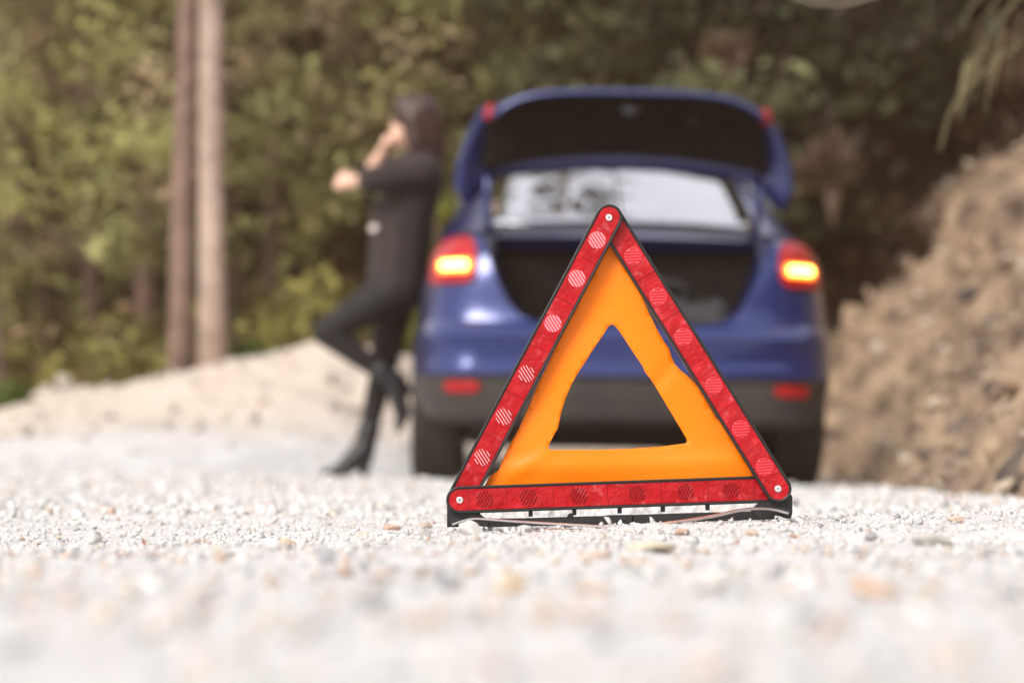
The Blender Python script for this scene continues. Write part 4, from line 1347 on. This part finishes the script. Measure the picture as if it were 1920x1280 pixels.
for gx in range(900, 1430, 11):
    for gy in range(450, 925, 11): pts2.append(Vector((gx + 2.0 * math.sin(gy), gy + 2. * math.cos(gx))))
vc, ec, fc, *_ = delaunay_2d_cdt(pts2, edges, [], 0, 1e-6)
def inside(p, poly):
    c, j = False, len(poly) - 1
    for i_ in range(len(poly)):
        a, b = poly[i_], poly[j]
        if (a[1] > p[1]) != (b[1] > p[1]) and p[0] < (b[0] - a[0]) * (p[1] - a[1]) / (b[1] - a[1]) + a[0]: c = not c
        j = i_
    return c
def sheety(px, py):
    """soft folds of the vinyl"""
    t = 0.0016 * math.sin((px + py * .6) * .021) + .0012 * math.sin((px * .3 - py) * .034 + 1)
    t += .0035 * math.exp(-((py - 872 + (px - 1160) * .03) / 16) ** 2) * (1 if 930 < px < 1400 else .5)           # roll above the bottom edge
    t -= .0028 * math.exp(-(((px - 1258) * .8 + (py - 685) * .6) / 12) ** 2) * math.exp(-((px - 1240) / 50) ** 2)  # crease on the right limb
    t -= .0020 * math.exp(-((px - 1139) / 3.0) ** 2) * math.exp(-((py - 555) / 55) ** 2)                          # upright crease
    t += .0030 * math.exp(-(((px - 1005) * .55 + (py - 862) * .83) / 9) ** 2) * math.exp(-((px - 985) / 55) ** 2)
    return .0180 - t
bm = bmesh.new()
bv = [bm.verts.new(at(q.x, q.y, TD + sheety(q.x, q.y)) - LOC) for q in vc]
for f in fc:
    c = (sum(vc[k].x for k in f) / 3, sum(vc[k].y for k in f) / 3)
    if inside(c, OUT) and not inside(c, INN): bm.faces.new([bv[k] for k in f])
bmesh.ops.delete(bm, geom=[v for v in bm.verts if not v.link_faces], context='VERTS')
solidify(obj('orange_sheet', bm, M['orange'], TRI), .0005, 0)

# black base below the bottom arm
def plate(name, poly, y0, y1, mt, parent=None, bev=.0006):
    bm = bmesh.new()
    a = [bm.verts.new(at(x_, y_, TD + y0) - LOC) for x_, y_ in poly]
    f = bm.faces.new(a)
    r_ = bmesh.ops.extrude_face_region(bm, geom=[f])
    vs_ = [g for g in r_['geom'] if isinstance(g, bmesh.types.BMVert)]
    bmesh.ops.translate(bm, vec=(0, y1 - y0, 0), verts=vs_)
    bmesh.ops.bevel(bm, geom=bm.edges[:], offset=bev, segments=1, affect='EDGES')
    o = obj(name, bm, mt, parent or TRI, smooth=False)
    return o
plate('base_end', [(838, 940), (846, 930), (900, 934), (900, 963), (907, 969), (916, 975), (916, 986), (838, 988)], .004, .016, M['base_black'])
plate('base_end', [(1408, 956), (1421, 944), (1455, 934), (1482, 925), (1486, 930), (1486, 962), (1483, 971), (1476, 972), (1462, 967), (1453, 966), (1452, 972), (1420, 973)], .006, .018, M['base_black'])
plate('base_bar', [(905, 972), (985, 971), (1138.4, 966.5), (1138.4, 981.5), (1010, 984), (905, 987)], .008, .020, M['base_black'])
plate('base_bar', [(1138.8, 965.5), (1185.6, 964.5), (1185.6, 980.5), (1138.8, 982)], .006, .020, M['base_black'])
plate('base_bar', [(1186, 965), (1300, 961), (1430, 958), (1430, 973), (1300, 976.5), (1186, 980)], .008, .020, M['base_black'])
plate('base_flange', [(912, 985), (1186, 978.5), (1452, 970.5), (1452, 973), (1186, 982), (912, 988)], .003, .020, M['base_black'], bev=.0003)
for x_ in (995, 1077, 1162, 1243, 1327):
    yt = 960 - (x_ - 862) * .036
    plate('base_post', [(x_ - 4, yt - 8), (x_ + 4, yt - 8), (x_ + 4, yt + 13), (x_ - 4, yt + 13)], .009, .015, M['base_black'], bev=.0004)
plate('base_lug', [(1064, 965), (1070, 961), (1075, 963), (1075, 972), (1064, 972)], .007, .015, M['base_black'], bev=.0004)
plate('base_clip', [(843, 978), (848, 972), (856, 970), (866, 971), (872, 974), (868, 980), (852, 983), (843, 984)], -.004, .006, M['base_black'], bev=.0005)
plate('base_clip', [(1452, 953), (1460, 949), (1471, 952), (1482, 957), (1484, 966), (1472, 968), (1456, 960)], -.004, .006, M['base_black'], bev=.0005)
def strip(pts, hgt, wid):
    """flat steel strip through pixel points with depth"""
    P = [at(x_, y_, TD + d_) - LOC for x_, y_, d_ in pts]
    Q = []
    for i_ in range(len(P) - 1):
        for f in np.linspace(0, 1, 6, endpoint=False):
            a, b, c, d = P[max(0, i_ - 1)], P[i_], P[i_ + 1], P[min(len(P) - 1, i_ + 2)]
            Q.append(.5 * ((2 * b) + (c - a) * f + (2 * a - 5 * b + 4 * c - d) * f * f + (3 * b - a - 3 * c + d) * f ** 3))
    Q.append(P[-1])
    bm = bmesh.new()
    rows = []
    for i_, q in enumerate(Q):
        t = (Q[min(i_ + 1, len(Q) - 1)] - Q[max(i_ - 1, 0)]).normalized()
        s_ = Vector((-t.y, t.x, 0)).normalized(); n_ = t.cross(s_).normalized()
        rows.append([q + s_ * a * wid + n_ * b * hgt for a, b in ((-.5, -.25), (-.3, -.5), (.3, -.5), (.5, -.25), (.5, .25), (.3, .5), (-.3, .5), (-.5, .25))])
    V_ = grid(bm, rows, wrap=True)
    bm.faces.new(V_[0][::-1]); bm.faces.new(V_[-1])
    return obj('wire_foot', bm, M['steel'], TRI, angle=50)
strip([(850, 982.5, -.002), (878, 973.5, -.012), (902, 972, -.02), (962, 976.5, -.045), (1032, 981, -.075), (1110, 985.5, -.105), (1134, 989, -.112), (1143, 995, -.115)], .0030, .0075)
strip([(1477, 962, -.002), (1452, 955.5, -.006), (1426, 953.2, -.014), (1390, 955.5, -.028), (1337, 967, -.052), (1284, 976, -.078), (1215, 985, -.108), (1199, 989, -.114), (1192, 997, -.116)], .0038, .0085)
# bring the base of the thing to its foot without moving it
bpy.context.view_layer.update()
